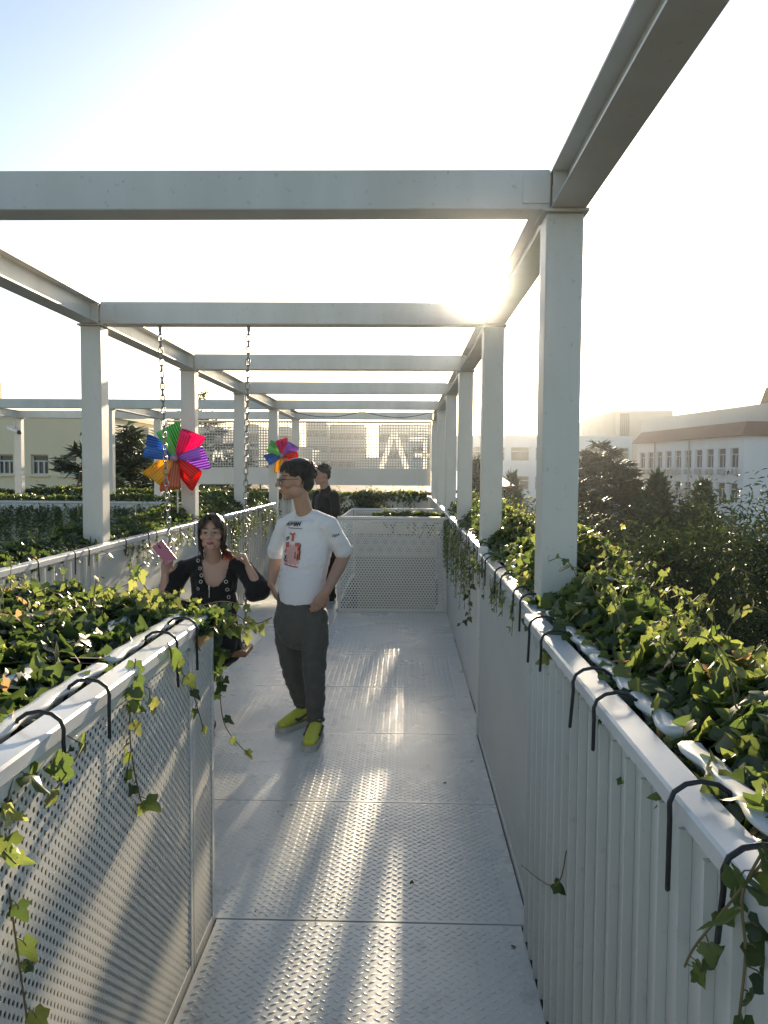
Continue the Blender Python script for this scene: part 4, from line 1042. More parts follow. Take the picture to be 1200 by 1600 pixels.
def woman():
    root = thing('person', (-1.30, 5.08, .44), 'woman in a black dress sitting on the swing, holding up a phone', 'person', None)
    hd = Head(at(331, 833, 4.96), (.10, -.98, .06), k=.98)
    nb = at(335, 869, 5.06); base = (.43, .275, .21)
    X = Vector((1, 0, 0)); b = MB(); hd.add(b, .93)
    b.tube([hd.p(0, -.022, -.03), hd.p(0, -.026, -.09), nb + Vector((0, .0, -.03))], [(.046, .050), (.045, .050), (.056, .055)], 16, side=X)
    lsh, rsh = at(380, 887, 5.08), at(287, 889, 5.10)
    lel, lwr = at(407, 924, 4.98), at(388, 886, 4.98)
    rel, rwr = at(256, 935, 4.97), at(258, 897, 4.98)
    b.tube([rsh, nb + Vector((-.03, .0, -.02)), nb + Vector((.03, 0, -.02)), lsh], [.047, .048, .048, .047], 14)
    b.tube([nb + Vector((0, .02, -.05)), at(335, 905, 5.08), at(333, 950, 5.10), at(333, 1000, 5.12)], [(.13, .075), (.145, .090), (.125, .085), (.16, .12)], 18, side=X)
    for sx in (-1, 1): b.ell(at(335, 913, 5.03) + X * (sx * .062), (.055, .045, .052))
    for s_, e, w in ((lsh, lel, lwr), (rsh, rel, rwr)):
        b.tube([s_, s_.lerp(e, .5), e], [.045, .040, .035], 14); b.tube([e, e.lerp(w, .35), w], [.036, .034, .0225], 14)
    hand(b, lwr, at(381, 866, 4.98) - lwr, Vector((-.75, -.3, -.4)), -1, .95, (.8, 1.1, .8))
    hand(b, rwr, at(264, 866, 4.96) - rwr, Vector((.55, -.8, .1)), 1, .95, (.5, .8, .6))
    # legs from the seat
    for hx, kx, ax, fy in ((-1.24, -1.23, -1.185, 4.72), (-1.43, -1.39, -1.33, 4.80)):
        hp = Vector((hx, 5.12, .52)); kn = Vector((kx, 4.68, .53)); an = Vector((ax, fy, .09))
        b.tube([hp, hp.lerp(kn, .5), kn], [.078, .068, .052], 14); b.tube([kn, kn.lerp(an, .3) + Vector((0, .02, 0)), an], [.050, .050, .032], 14)
        b.tube([an + Vector((0, .02, -.03)), an + Vector((0, -.10, -.055))], [(.032, .03), (.03, .022)], 12, side=X)
    me = remesh(b, .004, 3); paint_body(me, lambda q: hd.paint(q, base, (.36, .12, .11), (.05, .035, .028)))
    place(me, 'body', skinmat('woman_skin', base), root)
    # ---- dress, cut low at the front
    BK = cloth('black_dress', (.010, .010, .011), .2)
    b = MB()
    b.tube([rsh + Vector((-.004, 0, -.006)), rsh.lerp(nb, .45) + Vector((0, .01, -.012)), ], [.057, .052], 16)
    b.tube([lsh + Vector((.004, 0, -.006)), lsh.lerp(nb, .45) + Vector((0, .01, -.012)), ], [.057, .052], 16)
    b.tube([rsh + Vector((0, 0, -.004)), nb + Vector((-.03, .0, -.026)), nb + Vector((.03, 0, -.026)), lsh + Vector((0, 0, -.004))], [.057, .056, .056, .057], 16)
    b.tube([nb + Vector((0, .02, -.05)), at(335, 905, 5.08), at(333, 950, 5.10), at(333, 1000, 5.12)], [(.140, .085), (.156, .101), (.136, .096), (.17, .13)], 22, side=X)
    for sx in (-1, 1): b.ell(at(335, 913, 5.03) + X * (sx * .062), (.065, .056, .062))
    b.tube([at(335, 937, 5.07), at(334, 960, 5.09), at(334, 990, 5.11), at(334, 1010, 5.12)], [(.158, .118), (.15, .112), (.175, .135), (.195, .15)], 22, side=X)
    for s_, e, t_ in ((lsh, lel, .95), (rsh, rel, .72)):
        q = s_.lerp(e, t_); b.tube([s_, s_.lerp(e, .5), q], [(.060, .062), (.066, .064), (.074, .066)], 18)
    b.tube([lel + Vector((-.05, 0, -.02)), lel + Vector((.0, 0, -.012))], [.05, .048], 14)
    for hx, kx in ((-1.24, -1.23), (-1.43, -1.39)):
        hp = Vector((hx, 5.12, .535)); kn = Vector((kx, 4.70, .54)); b.tube([hp, kn.lerp(hp, .12)], [(.105, .09), (.082, .070)], 18)
    b.tube([Vector((-1.31, 5.1, .535)), Vector((-1.27, 4.80, .525))], [(.16, .075), (.13, .055)], 18, side=X)
    b.tube([at(355, 985, 5.02), at(345, 1010, 4.95)], [(.09, .06), (.10, .06)], 14, side=X)
    wr = wrinkle(.004, 11, (1, 1, 1), 7)
    me = remesh(b, .0045, 3, .5, wr)
    V = [(p_.x, p_.z) for p_ in (at(x_, y_, 4.97) for x_, y_ in ((311, 850), (313, 880), (317, 903), (324, 914), (332, 918), (341, 915), (350, 903), (355, 880), (358, 850)))]
    def inside(x, z):
        c = False
        for i_ in range(len(V)):
            (x1, z1), (x2, z2) = V[i_], V[i_ - 1]
            if (z1 > z) != (z2 > z) and x < (x2 - x1) * (z - z1) / (z2 - z1) + x1: c = not c
        return c
    import bmesh
    bm = bmesh.new(); bm.from_mesh(me)
    bmesh.ops.delete(bm, geom=[v_ for v_ in bm.verts if (v_.co.y < 5.075 or v_.co.z > nb.z - .055) and inside(v_.co.x, v_.co.z)], context='VERTS')
    bm.to_mesh(me); bm.free()
    bvh = BVHTree.FromPolygons([v.co.copy() for v in me.vertices], [tuple(p.vertices) for p in me.polygons])
    dr = place(me, 'dress', BK, root)
    RING = solid('eyelet_metal', (.62, .58, .50), .3, .7)
    for x, y in ((310, 876), (313, 888), (315, 899), (314, 909), (310, 920), (356, 867), (356, 878), (352, 889), (350, 897), (353, 909), (355, 921), (357, 933), (359, 945)):
        p = at(x, y, 4.7); d = (p - cam.location).normalized(); h = bvh.ray_cast(cam.location, d)
        if h[0] is None: continue
        nn = h[1].normalized(); u = nn.orthogonal().normalized(); w = nn.cross(u); c = h[0] + nn * .003
        b = MB(); b.tube([c + (u * math.cos(k * .5236) + w * math.sin(k * .5236)) * .0105 for k in range(12)], .0026, 6, closed=True); b.build('eyelet', RING, dr)
    b = MB(); p0 = at(327, 915, 4.955); b.tube([p0, p0 + Vector((0, -.003, -.075))], .003, 6); b.tube([p0 + Vector((0, -.003, 0)), p0 + Vector((0, -.006, -.022))], .006, 6); b.build('zip', RING, dr)
    # ---- shoes
    for ax, fy in ((-1.185, 4.72), (-1.33, 4.80)):
        b = MB(); b.tube([(ax, fy + .04, .045), (ax, fy - .06, .035), (ax + .005, fy - .15, .028)], [(.034, .042), (.036, .032), (.033, .024)], 14, side=X); place(remesh(b, .006, 2), 'shoe', BLACK, root)
    # ---- hair: cap, swept fringe, side locks and a low loose tail
    k = .98; rs = np.random.RandomState(5); b = MB()
    b.ell(hd.p(0, -.026, .048), (.083 * k, .100 * k, .083 * k), hd.R, 20, 14); b.ell(hd.p(0, -.060, -.03), (.072 * k, .052 * k, .095 * k), hd.R, 16, 10)
    hair = place(remesh(b, .006, 2), 'hair', HAIRW, root)
    cv = []
    for i in range(150):      # fringe swept to her left over the forehead
        t = rs.uniform(0, 1); x0 = -.012 + .02 * rs.normal(); y0 = .02 + rs.uniform(0, .05); z0 = .128 - .25 * max(0, y0 - .03)
        sgn = -1 if rs.uniform() < .68 else 1; xe = sgn * rs.uniform(.035, .082); ze = .052 - .25 * abs(xe) * (.6 if sgn < 0 else 1.1) + rs.normal(0, .006)
        ye = .092 - 5.5 * xe * xe
        cv.append(([hd.p(x0 * .4, y0, z0), hd.p((x0 + xe) * .5, max(y0, ye) + .018, (z0 + ze) * .5 + .018), hd.p(xe, ye + .006, ze)], [.0048, .0046, .0022]))
    for i in range(230):      # side and back locks
        sgn = rs.choice([-1, 1]); y0 = rs.uniform(-.08, .045); z1 = rs.uniform(-.11, -.02) if rs.uniform() < .7 else rs.uniform(-.18, -.1)
        x1 = sgn * (.074 + rs.normal(0, .006) - .1 * max(0, -.06 - z1)); 
        cv.append(([hd.p(sgn * .03, y0 * .8 - .01, .124), hd.p(sgn * .079, y0, .07), hd.p(sgn * .082, y0 - .004, .0), hd.p(x1, y0 - .012 + rs.normal(0, .006), z1)], [.0048, .0052, .0046, .0014]))
    strands('hair_lock', HAIRW, hair, cv)
    cv = []
    for i in range(130):      # sunlit tail over her left shoulder
        q = rs.normal(0, 1, 2); cv.append(([hd.p(-.05, -.06, -.05), hd.p(-.072 + .008 * q[0], -.05, -.085 + .006 * q[1]), hd.p(-.092 + .012 * q[1], -.035 + .01 * q[0], -.125), hd.p(-.108 + .016 * q[0], -.03, -.155 + .012 * q[1])], [.0042, .0042, .0036, .001]))
    HT_ = leafmat('backlit_tail_hair', [(0, (.10, .035, .015)), (1, (.12, .04, .02))], [(0, (.75, .22, .06)), (1, (.75, .22, .06))], .45, .5)  # red-tinted ends, with the orange backlight put into the colours
    strands('hair_tail', HT_, hair, cv)
    # ---- the phone she holds
    c = at(257, 864, 4.93); ax = Vector((-.62, .0, .78)).normalized(); nn = Vector((.12, -.98, .10)); nn = (nn - ax * nn.dot(ax)).normalized(); sd = ax.cross(nn)
    t = thing('phone', c, 'pink-backed smartphone held up in the hand of the woman on the swing', 'phone')
    R = Matrix((sd, nn, ax)).transposed(); b = MB(); b.obox(c, (.038, .0042, .076), R, .003); b.build('case', solid('phone_pink', (.36, .10, .17), .35, var=.04), t)
    b = MB(); b.obox(c + ax * .050 + nn * .005, (.0055, .0015, .013), R, .001); b.build('camera_lens', BLACK, t)
    b = MB(); b.obox(c - nn * .0046, (.035, .0006, .072), R, 0); b.build('display', solid('phone_glass', (.01, .01, .012), .1), t)
woman()

def man_black():
    Y = 9.75; root = thing('person', (-.97, Y, 0), 'man dressed in black with short hair standing far behind by the stair panel', 'person', None)
    hd = Head(at(503, 743, Y), (-.88, -.47, 0), k=1.03); nb = at(509, 765, Y + .03); base = (.36, .22, .16)
    f = Vector((-.75, -.66, 0)).normalized(); L = Vector((.66, -.75, 0)).normalized()
    b = MB(); hd.add(b); b.tube([hd.p(0, -.02, -.03), hd.p(0, -.028, -.09), nb + Vector((0, 0, -.05))], [.055, .055, .062], 14)
    ls, rs_ = nb + L * .175 + Vector((0, 0, -.075)), nb - L * .175 + Vector((0, 0, -.075))
    for s_, sg in ((ls, 1), (rs_, -1)):
        e = s_ + L * sg * .05 + Vector((0, .03, -.29)); w = e + f * .07 + Vector((0, 0, -.25)); b.tube([s_, e], [.05, .04], 12); b.tube([e, w], [.04, .027], 12)
        hand(b, w, Vector((0, 0, -1)) + f * .2, L * -sg, sg, 1.0)
    b.tube([nb + Vector((0, 0, -.20)), nb + Vector((0, 0, -.5))], [(.12, .08), (.13, .09)], 14, side=L)
    me = remesh(b, .008, 2); paint_body(me, lambda q: hd.paint(q, base, (.28, .12, .1))); place(me, 'body', skinmat('man_skin_b', base), root)
    BK = cloth('black_shirt', (.014, .014, .015), .2); b = MB()
    b.tube([nb + Vector((0, 0, -.03)), nb + Vector((0, 0, -.10)), nb + Vector((0, 0, -.28)), nb + Vector((0, 0, -.60)), nb + Vector((0, 0, -.68))], [(.075, .07), (.175, .10), (.18, .125), (.165, .12), (.17, .12)], 20, side=L)
    for s_, sg in ((ls, 1), (rs_, -1)):
        e = s_ + L * sg * .055 + Vector((0, .03, -.29)); b.tube([s_, e], [.066, .062], 14); w = e + f * .05 + Vector((0, 0, -.18)); b.tube([e, w], [.055, .045], 14)
    b.tube([nb + Vector((0, 0, .012)), nb + Vector((0, 0, -.04))], [.063, .075], 16)
    place(remesh(b, .008, 3, .5, wrinkle(.006, 9, seed=4)), 'shirt', BK, root)
    b = MB(); h0 = nb + Vector((0, 0, -.66))
    b.tube([h0, h0 + Vector((0, 0, -.12))], [(.165, .12), (.17, .125)], 18, side=L)
    for sg in (-1, 1): b.tube([h0 + L * sg * .085 + Vector((0, 0, -.1)), h0 + L * sg * .09 + Vector((0, 0, -.48)), h0 + L * sg * .095 + Vector((0, 0, -.82))], [.09, .07, .055], 16)
    place(remesh(b, .008, 3, .5, wrinkle(.006, 9, seed=8)), 'trousers', BK, root)
    for sg in (-1, 1):
        q = Vector((h0.x, h0.y, 0)) + L * sg * .095; b = MB(); b.tube([q + Vector((0, 0, .05)) - f * .05, q + Vector((0, 0, .04)) + f * .18], [(.04, .045), (.038, .03)], 12, side=L); b.build('shoe', BLACK, root)
    b = MB(); b.ell(hd.p(0, -.022, .050), (.081, .100, .080), hd.R, 18, 12); b.ell(hd.p(0, -.062, .0), (.066, .05, .055), hd.R)
    hair = place(remesh(b, .007, 1), 'hair', HAIRM, root); cv = []; rs = np.random.RandomState(2)
    for _ in range(140):
        a = rs.uniform(0, 6.28); e = rs.uniform(.3, 1.5); p = Vector((.08 * math.sin(a) * math.cos(e), -.022 + .1 * math.cos(a) * math.cos(e), .05 + .08 * math.sin(e)))
        nn = (p - Vector((0, -.022, .05))).normalized(); q = p + (nn + Vector(rs.normal(0, .4, 3))) * .018; cv.append(([hd.p(*p), hd.p(*q)], [.005, .0015]))
    strands('hair_tuft', HAIRM, hair, cv)
man_black()

# =================================================================== TREES
def tubes_for_branch(b, p0, p1, r0, r1, rs, sag=.0, n=5):
    p0, p1 = Vector(p0), Vector(p1); P = []; L = (p1 - p0).length
    for i in range(n):
        t = i / (n - 1); q = p0.lerp(p1, t) + Vector((rs.normal(0, .03) * L * (0 < t < 1), rs.normal(0, .03) * L * (0 < t < 1), sag * L * math.sin(t * math.pi))); P.append(q)
    b.tube(P, [r0 + (r1 - r0) * i / (n - 1) for i in range(n)], 7); return P
def broadleaf(name, x, y, H, R, n, size, seed, label, base=GZ, zlow=.22, cat='tree', flat=1.0, asp=1.0):
    rs = np.random.RandomState(seed); t = thing(name, (x, y, base), label, cat, 'trees around the terrace')
    b = MB(); tubes_for_branch(b, (x, y, base), (x + rs.normal(0, .1), y, base + H * .62), .035 * H * .45, .012 * H * .4, rs)
    K = 46; cl = []
    for k in range(K):
        a = rs.uniform(0, 6.28); u = rs.uniform(-1, 1); rr = rs.uniform(.45, 1.0) ** .6
        s = math.sqrt(max(0, 1 - u * u)); cz = base + H * (zlow + (1 - zlow) * (.5 + .5 * u * rr)) ; w = 1 - .25 * max(0, u)
        c = np.array([x + R * rr * s * math.cos(a) * w, y + R * rr * s * math.sin(a) * w, cz - R * .10]); cl.append(c)
        if k % 3 == 0: tubes_for_branch(b, (x, y, base + H * (.25 + .3 * rs.uniform())), c, .012 * H * .4, .006, rs, .05)
    b.build('trunk', BARK, t, fix=False)
    cl = np.array(cl); wt = rs.uniform(.4, 1.4, K); wt /= wt.sum(); idx = rs.choice(K, n, p=wt); sg = R * .19
    d = rnd(rs, n); d /= np.linalg.norm(d, axis=1, keepdims=True); rad_ = sg * np.abs(rs.normal(1.0, .55, n))
    sc = rs.uniform(.7, 1.35, K)[idx][:, None]
    P = cl[idx] + d * rad_[:, None] * sc * np.array([1.1, 1.1, .85 * flat])
    up = np.array([0, 0, 1.]); N = d * .8 + rnd(rs, n, .6) + up * .5; T = d * .6 + rnd(rs, n, .7) - up * .35
    ti = np.clip(.45 + rs.normal(0, .2, n) + .22 * (rs.uniform(-1, 1, K)[idx]), 0, 1)
    tv = [(q[0] * asp, q[1], q[2]) for q in TV]
    leaf_mesh('crown', P, N, T, size * rs.uniform(.6, 1.3, n), tv, TF, ti, TREEL, t, (x, y, base))
    return t
def cypress(name, x, y, H, R, n, size, seed, label, base=GZ):
    rs = np.random.RandomState(seed); t = thing(name, (x, y, base), label, 'conifer', 'trees around the terrace')
    b = MB(); tubes_for_branch(b, (x, y, base), (x, y, base + H * .96), .10, .02, rs); b.build('trunk', BARK, t, fix=False)
    h = rs.beta(1.1, 1.5, n); a = rs.uniform(0, 6.28, n); l1, l2 = lump(rs, 9, 14), lump(rs, 7, 7)
    rr = R * (1 - h) ** .8 * (.80 + .16 * l1(a * 1.0 + 9 * h) + .18 * l2(h * 16 + a)) * (1 - np.abs(rs.normal(0, .16, n))) + .03
    P = np.stack([x + rr * np.cos(a), y + rr * np.sin(a), base + H * (.06 + .93 * h)], 1)
    o = np.stack([np.cos(a), np.sin(a), 0 * a], 1); N = o + rnd(rs, n, .5); T = o * .7 + np.array([0, 0, .9]) + rnd(rs, n, .35)
    leaf_mesh('crown', P, N, T, size * rs.uniform(.6, 1.3, n), [(q[0] * 3.2, q[1], q[2]) for q in NV], NF, np.clip(rs.normal(.45, .2, n), 0, 1), CONIF, t, (x, y, base))
def cedar(name, x, y, H, R, seed, label, base=GZ, tiers=15, per=7, size=.30, dens=34, low=.12, up=0.0):
    rs = np.random.RandomState(seed); t = thing(name, (x, y, base), label, 'conifer', 'trees around the terrace')
    b = MB(); tubes_for_branch(b, (x, y, base), (x + .1, y, base + H), .02 * H, .015, rs); P, N, T, S, ti = [], [], [], [], []
    for k in range(tiers):
        f = k / (tiers - 1); z = base + H * (low + (.97 - low) * f); L = R * (1 - f) ** .75 * rs.uniform(.85, 1.1) + .25
        for j in range(per if f < .8 else max(3, per - 3)):
            a = rs.uniform(0, 6.28); l = L * rs.uniform(.6, 1.12); dirv = np.array([math.cos(a), math.sin(a), 0]); sd = np.array([-math.sin(a), math.cos(a), 0])
            tip = np.array([x, y, z + rs.normal(0, .12) + l * (.05 + up)]) + dirv * l
            tubes_for_branch(b, (x, y, z), tip, .018 * l ** .5 + .01, .006, rs, .03, 4)
            m = int(dens * l); s = np.sqrt(rs.uniform(.03, 1, m)); w = .34 * l * (1 - s * .75) * rs.normal(0, .55, m)
            q = np.array([x, y, z]) + (tip - np.array([x, y, z])) * s[:, None] + sd * w[:, None] + np.array([0, 0, 1]) * (rs.normal(.0, .045, m)[:, None] + .02 - .10 * (np.abs(w) / l)[:, None])
            P.append(q); N.append(np.array([0, 0, 1.]) + rnd(rs, m, .35)); T.append(dirv * .8 + sd * np.sign(w)[:, None] * .8 + rnd(rs, m, .3) + np.array([0, 0, .12])); S.append(size * rs.uniform(.5, 1.25, m)); ti.append(np.clip(rs.normal(.4, .2, m), 0, 1))
    b.build('trunk', BARK, t, fix=False)
    leaf_mesh('crown', np.vstack(P), np.vstack(N), np.vstack(T), np.concatenate(S), [(q[0] * 2.2, q[1], q[2]) for q in NV], NF, np.concatenate(ti), CONIF, t, (x, y, base))
def tr(px, py, Y): 
    p = at(px, py, Y); return p.x, p.y, p.z - GZ
# right side, from near to far
x, y, h = tr(1130, 790, 9.5); broadleaf('locust_tree', x, y, h, 2.3, 38000, .115, 51, 'big leafy locust tree close to the right parapet, glinting small leaflets', asp=.55)
x, y, h = tr(1230, 775, 12.0); broadleaf('locust_tree', x, y, h, 2.6, 26000, .13, 52, 'leafy locust tree cut by the right edge of the view', asp=.55)
x, y, h = tr(1000, 815, 14.0); broadleaf('young_tree', x, y, h, 2.0, 16000, .12, 53, 'round dark leafy tree between the locust and the cedar', asp=.8)
x, y, h = tr(925, 790, 13.0); broadleaf('young_tree', x, y, h, 1.2, 9000, .11, 54, 'slim leafy tree right beside the nearest right column', asp=.8)
x, y, h = tr(1090, 770, 24.0); broadleaf('young_tree', x, y, h, 2.8, 15000, .2, 55, 'dark leafy tree in front of the tiled-eave building', asp=.8)
x, y, h = tr(798, 770, 20.0); broadleaf('young_tree', x, y, h, 2.0, 12000, .16, 56, 'leafy tree seen between the first and second right columns', asp=.8)
x, y, h = tr(940, 690, 34.0); cedar('cedar_tree', x, y, h, 5.2, 57, 'spreading dark cedar with flat tiers right of the nearest column', tiers=19, per=12, size=.40, dens=95)
x, y, h = tr(905, 745, 26.0); cedar('cedar_tree', x, y, h, 3.4, 58, 'lower cedar with drooping tiers under the spreading one', tiers=16, per=10, size=.36, dens=80)
x, y, h = tr(1027, 742, 26.0); cypress('cypress_tree', x, y, h, 1.75, 9000, .34, 59, 'dark pointed cypress in front of the white building wall')
x, y, h = tr(1098, 752, 30.0); cypress('cypress_tree', x, y, h, 1.6, 6000, .36, 60, 'shorter pointed cypress with ragged tip by the white building')
x, y, h = tr(745, 715, 26.0); cypress('cypress_tree', x, y, h, 1.0, 5000, .3, 61, 'thin dark cypress showing between the middle right columns')
x, y, h = tr(800, 742, 34.0); cypress('cypress_tree', x, y, h, 1.5, 5000, .4, 62, 'small cypress against the long white building')
# left side
x, y, h = tr(203, 668, 20.5); cedar('cedar_tree', x, y, h, 3.3, 63, 'feathery cedar rising between the first and second left columns', tiers=24, per=10, size=.34, dens=70, up=.22)
x, y, h = tr(128, 690, 17.5); cedar('cedar_tree', x, y, h, 2.6, 64, 'cedar branches reaching out left of the first left column', tiers=16, per=9, size=.32, dens=60, up=.10)
x, y, h = tr(310, 612, 27.0); cedar('cedar_tree', x, y, h, 4.2, 65, 'tall cedar whose tip shows above the far beams', tiers=20, per=7, size=.42, dens=26, up=.05)
x, y, h = tr(345, 748, 19.0); broadleaf('young_tree', x, y, h, 1.9, 9000, .15, 66, 'dark bushy tree under the mesh screen at its left end')
x, y, h = tr(400, 735, 23.0); cedar('cedar_tree', x, y, h, 3.0, 67, 'low cedar behind the swing-side ivy under the screen', tiers=13, per=7, size=.4, dens=26)
x, y, h = tr(572, 766, 12.35); broadleaf('bush', x, y, h + GZ, .38, 5200, .045, 68, 'reddish green bush standing behind the stair guard panel', base=0, zlow=.6, cat='bush')
x, y, h = tr(735, 800, 17.0); broadleaf('bush', x, y, h, 1.3, 6000, .12, 69, 'leafy bush behind the far right columns', cat='bush')

# =================================================================== BUILDINGS
def facade(t, o, u, W, H, wins, mat, nrm, depth=.22, sill=True, frame=None, glass=None, mull=1, name='window', bars=True):
    """wall from o along unit u (W wide, H tall) with real openings; wins = list of (u0, u1, z0, z1)"""
    o = Vector(o); u = Vector(u).normalized(); n = Vector(nrm).normalized(); P = lambda a, z, d=0: o + u * a + Vector((0, 0, z)) + n * d
    us = sorted({0, W} | {w[0] for w in wins} | {w[1] for w in wins}); zs = sorted({0, H} | {w[2] for w in wins} | {w[3] for w in wins})
    b = MB()
    for a0, a1 in zip(us[:-1], us[1:]):
        for z0, z1 in zip(zs[:-1], zs[1:]):
            ma, mz = (a0 + a1) / 2, (z0 + z1) / 2
            if any(w[0] < ma < w[1] and w[2] < mz < w[3] for w in wins): continue
            b.add([P(a0, z0), P(a1, z0), P(a1, z1), P(a0, z1)], [(0, 1, 2, 3)])
    for a0, a1, z0, z1 in wins:
        for q in (((a0, z0), (a0, z1)), ((a0, z1), (a1, z1)), ((a1, z1), (a1, z0)), ((a1, z0), (a0, z0))):
            b.add([P(*q[0]), P(*q[1]), P(*q[1], -depth), P(*q[0], -depth)], [(0, 1, 2, 3)])
    b.build('wall', mat, t, fix=False)
    R = Matrix((u, n, Vector((0, 0, 1)))).transposed(); fw = .05
    for a0, a1, z0, z1 in wins:
        b = MB(); d = -depth * .7; B = lambda c0, c1, e0, e1, q=0.0: b.obox(P((c0 + c1) / 2, (e0 + e1) / 2, d + q), ((c1 - c0) / 2, .03, (e1 - e0) / 2), R)
        B(a0, a0 + fw, z0, z1); B(a1 - fw, a1, z0, z1); B(a0 + fw, a1 - fw, z0, z0 + fw); B(a0 + fw, a1 - fw, z1 - fw, z1)
        if bars:
            zt = z0 + (z1 - z0) * .68; B(a0 + fw, a1 - fw, zt - .03, zt + .03, .003)
            for k in range(mull): q = a0 + (a1 - a0) * (k + 1) / (mull + 1); B(q - .03, q + .03, z0 + fw, zt - .03, .006)
        fr = b.build(name, frame, t)
        b = MB(); b.obox(P((a0 + a1) / 2, (z0 + z1) / 2, -depth * .85), ((a1 - a0) / 2, .008, (z1 - z0) / 2), R); b.build('pane', glass, fr)
        if sill: b = MB(); b.obox(P((a0 + a1) / 2, z0 - .05, .05), ((a1 - a0) / 2 + .08, .08, .04), R); b.build('sill', mat, fr)
GLASS = NT('window_glass'); GLASS.set((.05, .06, .065), .12, 0, .6); GLASS = GLASS.m
FRW = solid('window_frame_white', (.62, .62, .62), .5)
WHT = paint('white_render', (.72, .73, .75), .8, .10, .5, streak=(1, 1, .3))
CRM = paint('cream_render', (.82, .70, .48), .85, .08, .4)
GRY = paint('grey_render', (.40, .39, .36), .85, .10, .3)
PALE = paint('pale_render', (.56, .55, .52), .85, .08, .2)
DARKB = solid('building_core', (.10, .10, .10), .9)
TILE = None
def tilemat():
    m = NT('red_roof_tiles'); f = m.noise(1.3, 5); w = m.noise(.6, 3, .5, stretch=(3, 3, .3))
    m.set(m.mix(f, (.15, .07, .045), (.24, .125, .08)), .8); m.bump(m.noise(6, 3), .4, .03); return m.m
TILE = tilemat()
def tiled_building():
    A = at(1163, 700, 70); A.z = 0; B = at(996, 700, 92); B.z = 0
    t = thing('school_building', (A.x, A.y, GZ), 'white three-storey building with a brown tiled eave and rows of air conditioners', 'building')
    u = (B - A); W = u.length; u.normalize(); n = Vector((u.y, -u.x, 0)); n = n if n.dot(Vector((0, 0, 0)) - A) > 0 else -n
    ztop = at(1163, 680, 70).z; H = ztop - GZ; st = 3.15; wins = []
    sp = W / 10.4
    for k in range(10):
        for r in range(3):
            z1 = H - 1.05 - r * st; wins.append((.9 + k * sp, 1.05 + k * sp + 1.20, z1 - 1.80, z1))
    facade(t, (A.x, A.y, GZ), u, W, H, wins, WHT, n, .25, False, FRW, GLASS, 1)
    # gable wall turned towards the right, body and back
    v = -n; C = A + v * 14
    b = MB(); P = [A, B, B + v * 14, C]; z = Vector((0, 0, GZ)); zt = Vector((0, 0, ztop))
    b.add([P[0] + z, P[3] + z, P[3] + zt, P[0] + zt], [(0, 1, 2, 3)]); b.add([P[1] + z, P[2] + z, P[2] + zt, P[1] + zt], [(0, 1, 2, 3)]); b.add([P[2] + z, P[3] + z, P[3] + zt, P[2] + zt], [(0, 1, 2, 3)])
    b.build('end_wall', WHT, t, fix=False)
    b = MB(); i = [p + v * .3 * (1 if k < 2 else -1) for k, p in enumerate(P)]; b.add([q + z for q in i] + [q + zt for q in i], [(0, 1, 5, 4), (4, 5, 6, 7)]); b.build('inner_core', DARKB, t, fix=False)
    # eave: a sloping tiled skirt all round
    e0, e1, h = .55, -.25, 1.25; b = MB(); Q = [A - u * e0 + n * e0, B + u * e0 + n * e0, B + u * e0 - n * (14 + e0), A - u * e0 - n * (14 + e0)]; Q2 = [A + u * .3 - n * .3, B - u * .3 - n * .3, B - u * .3 - n * 13.7, A + u * .3 - n * 13.7]
    zb = Vector((0, 0, ztop - .02)); zc = Vector((0, 0, ztop + h))
    b.add([q + zb for q in Q] + [q + zc for q in Q2], [(k, (k + 1) % 4, 4 + (k + 1) % 4, 4 + k) for k in range(4)] + [(0, 1, 2, 3), (4, 5, 6, 7)]); b.build('tiled_eave', TILE, t)
    AC = solid('ac_grey', (.42, .42, .40), .5); rs = np.random.RandomState(4); R = Matrix((u, n, Vector((0, 0, 1)))).transposed()
    for k in range(10):
        for r in range(2):
            if r == 1 and k in (0, 1, 8): continue
            for m in range(2 if rs.uniform() < .4 else 1):
                c = A + u * (1.2 + k * sp + m * .95 + (1.0 if r else 0)) + n * .32 + Vector((0, 0, GZ + H - 1.05 - r * st - 2.15 + (1.1 if r else 0)))
                b = MB(); b.obox(c, (.40, .16, .28), R, .02); o = b.build('air_conditioner', AC, t)
                b = MB(); b.tube([c + n * .162 + (u * math.cos(q * .5236) + Vector((0, 0, math.sin(q * .5236)))) * .2 - u * .08 for q in range(12)], .02, 5, closed=True); b.build('fan_grille', BLACK, o)
    for a in (4.6 * sp / 1.0 * 1.0, 8.2 * sp):
        c = A + u * a + n * .08; b = MB(); b.tube([Vector((c.x, c.y, GZ)), Vector((c.x, c.y, ztop - .05))], .07, 8); b.build('drain_pipe', GRY, t)
tiled_building()
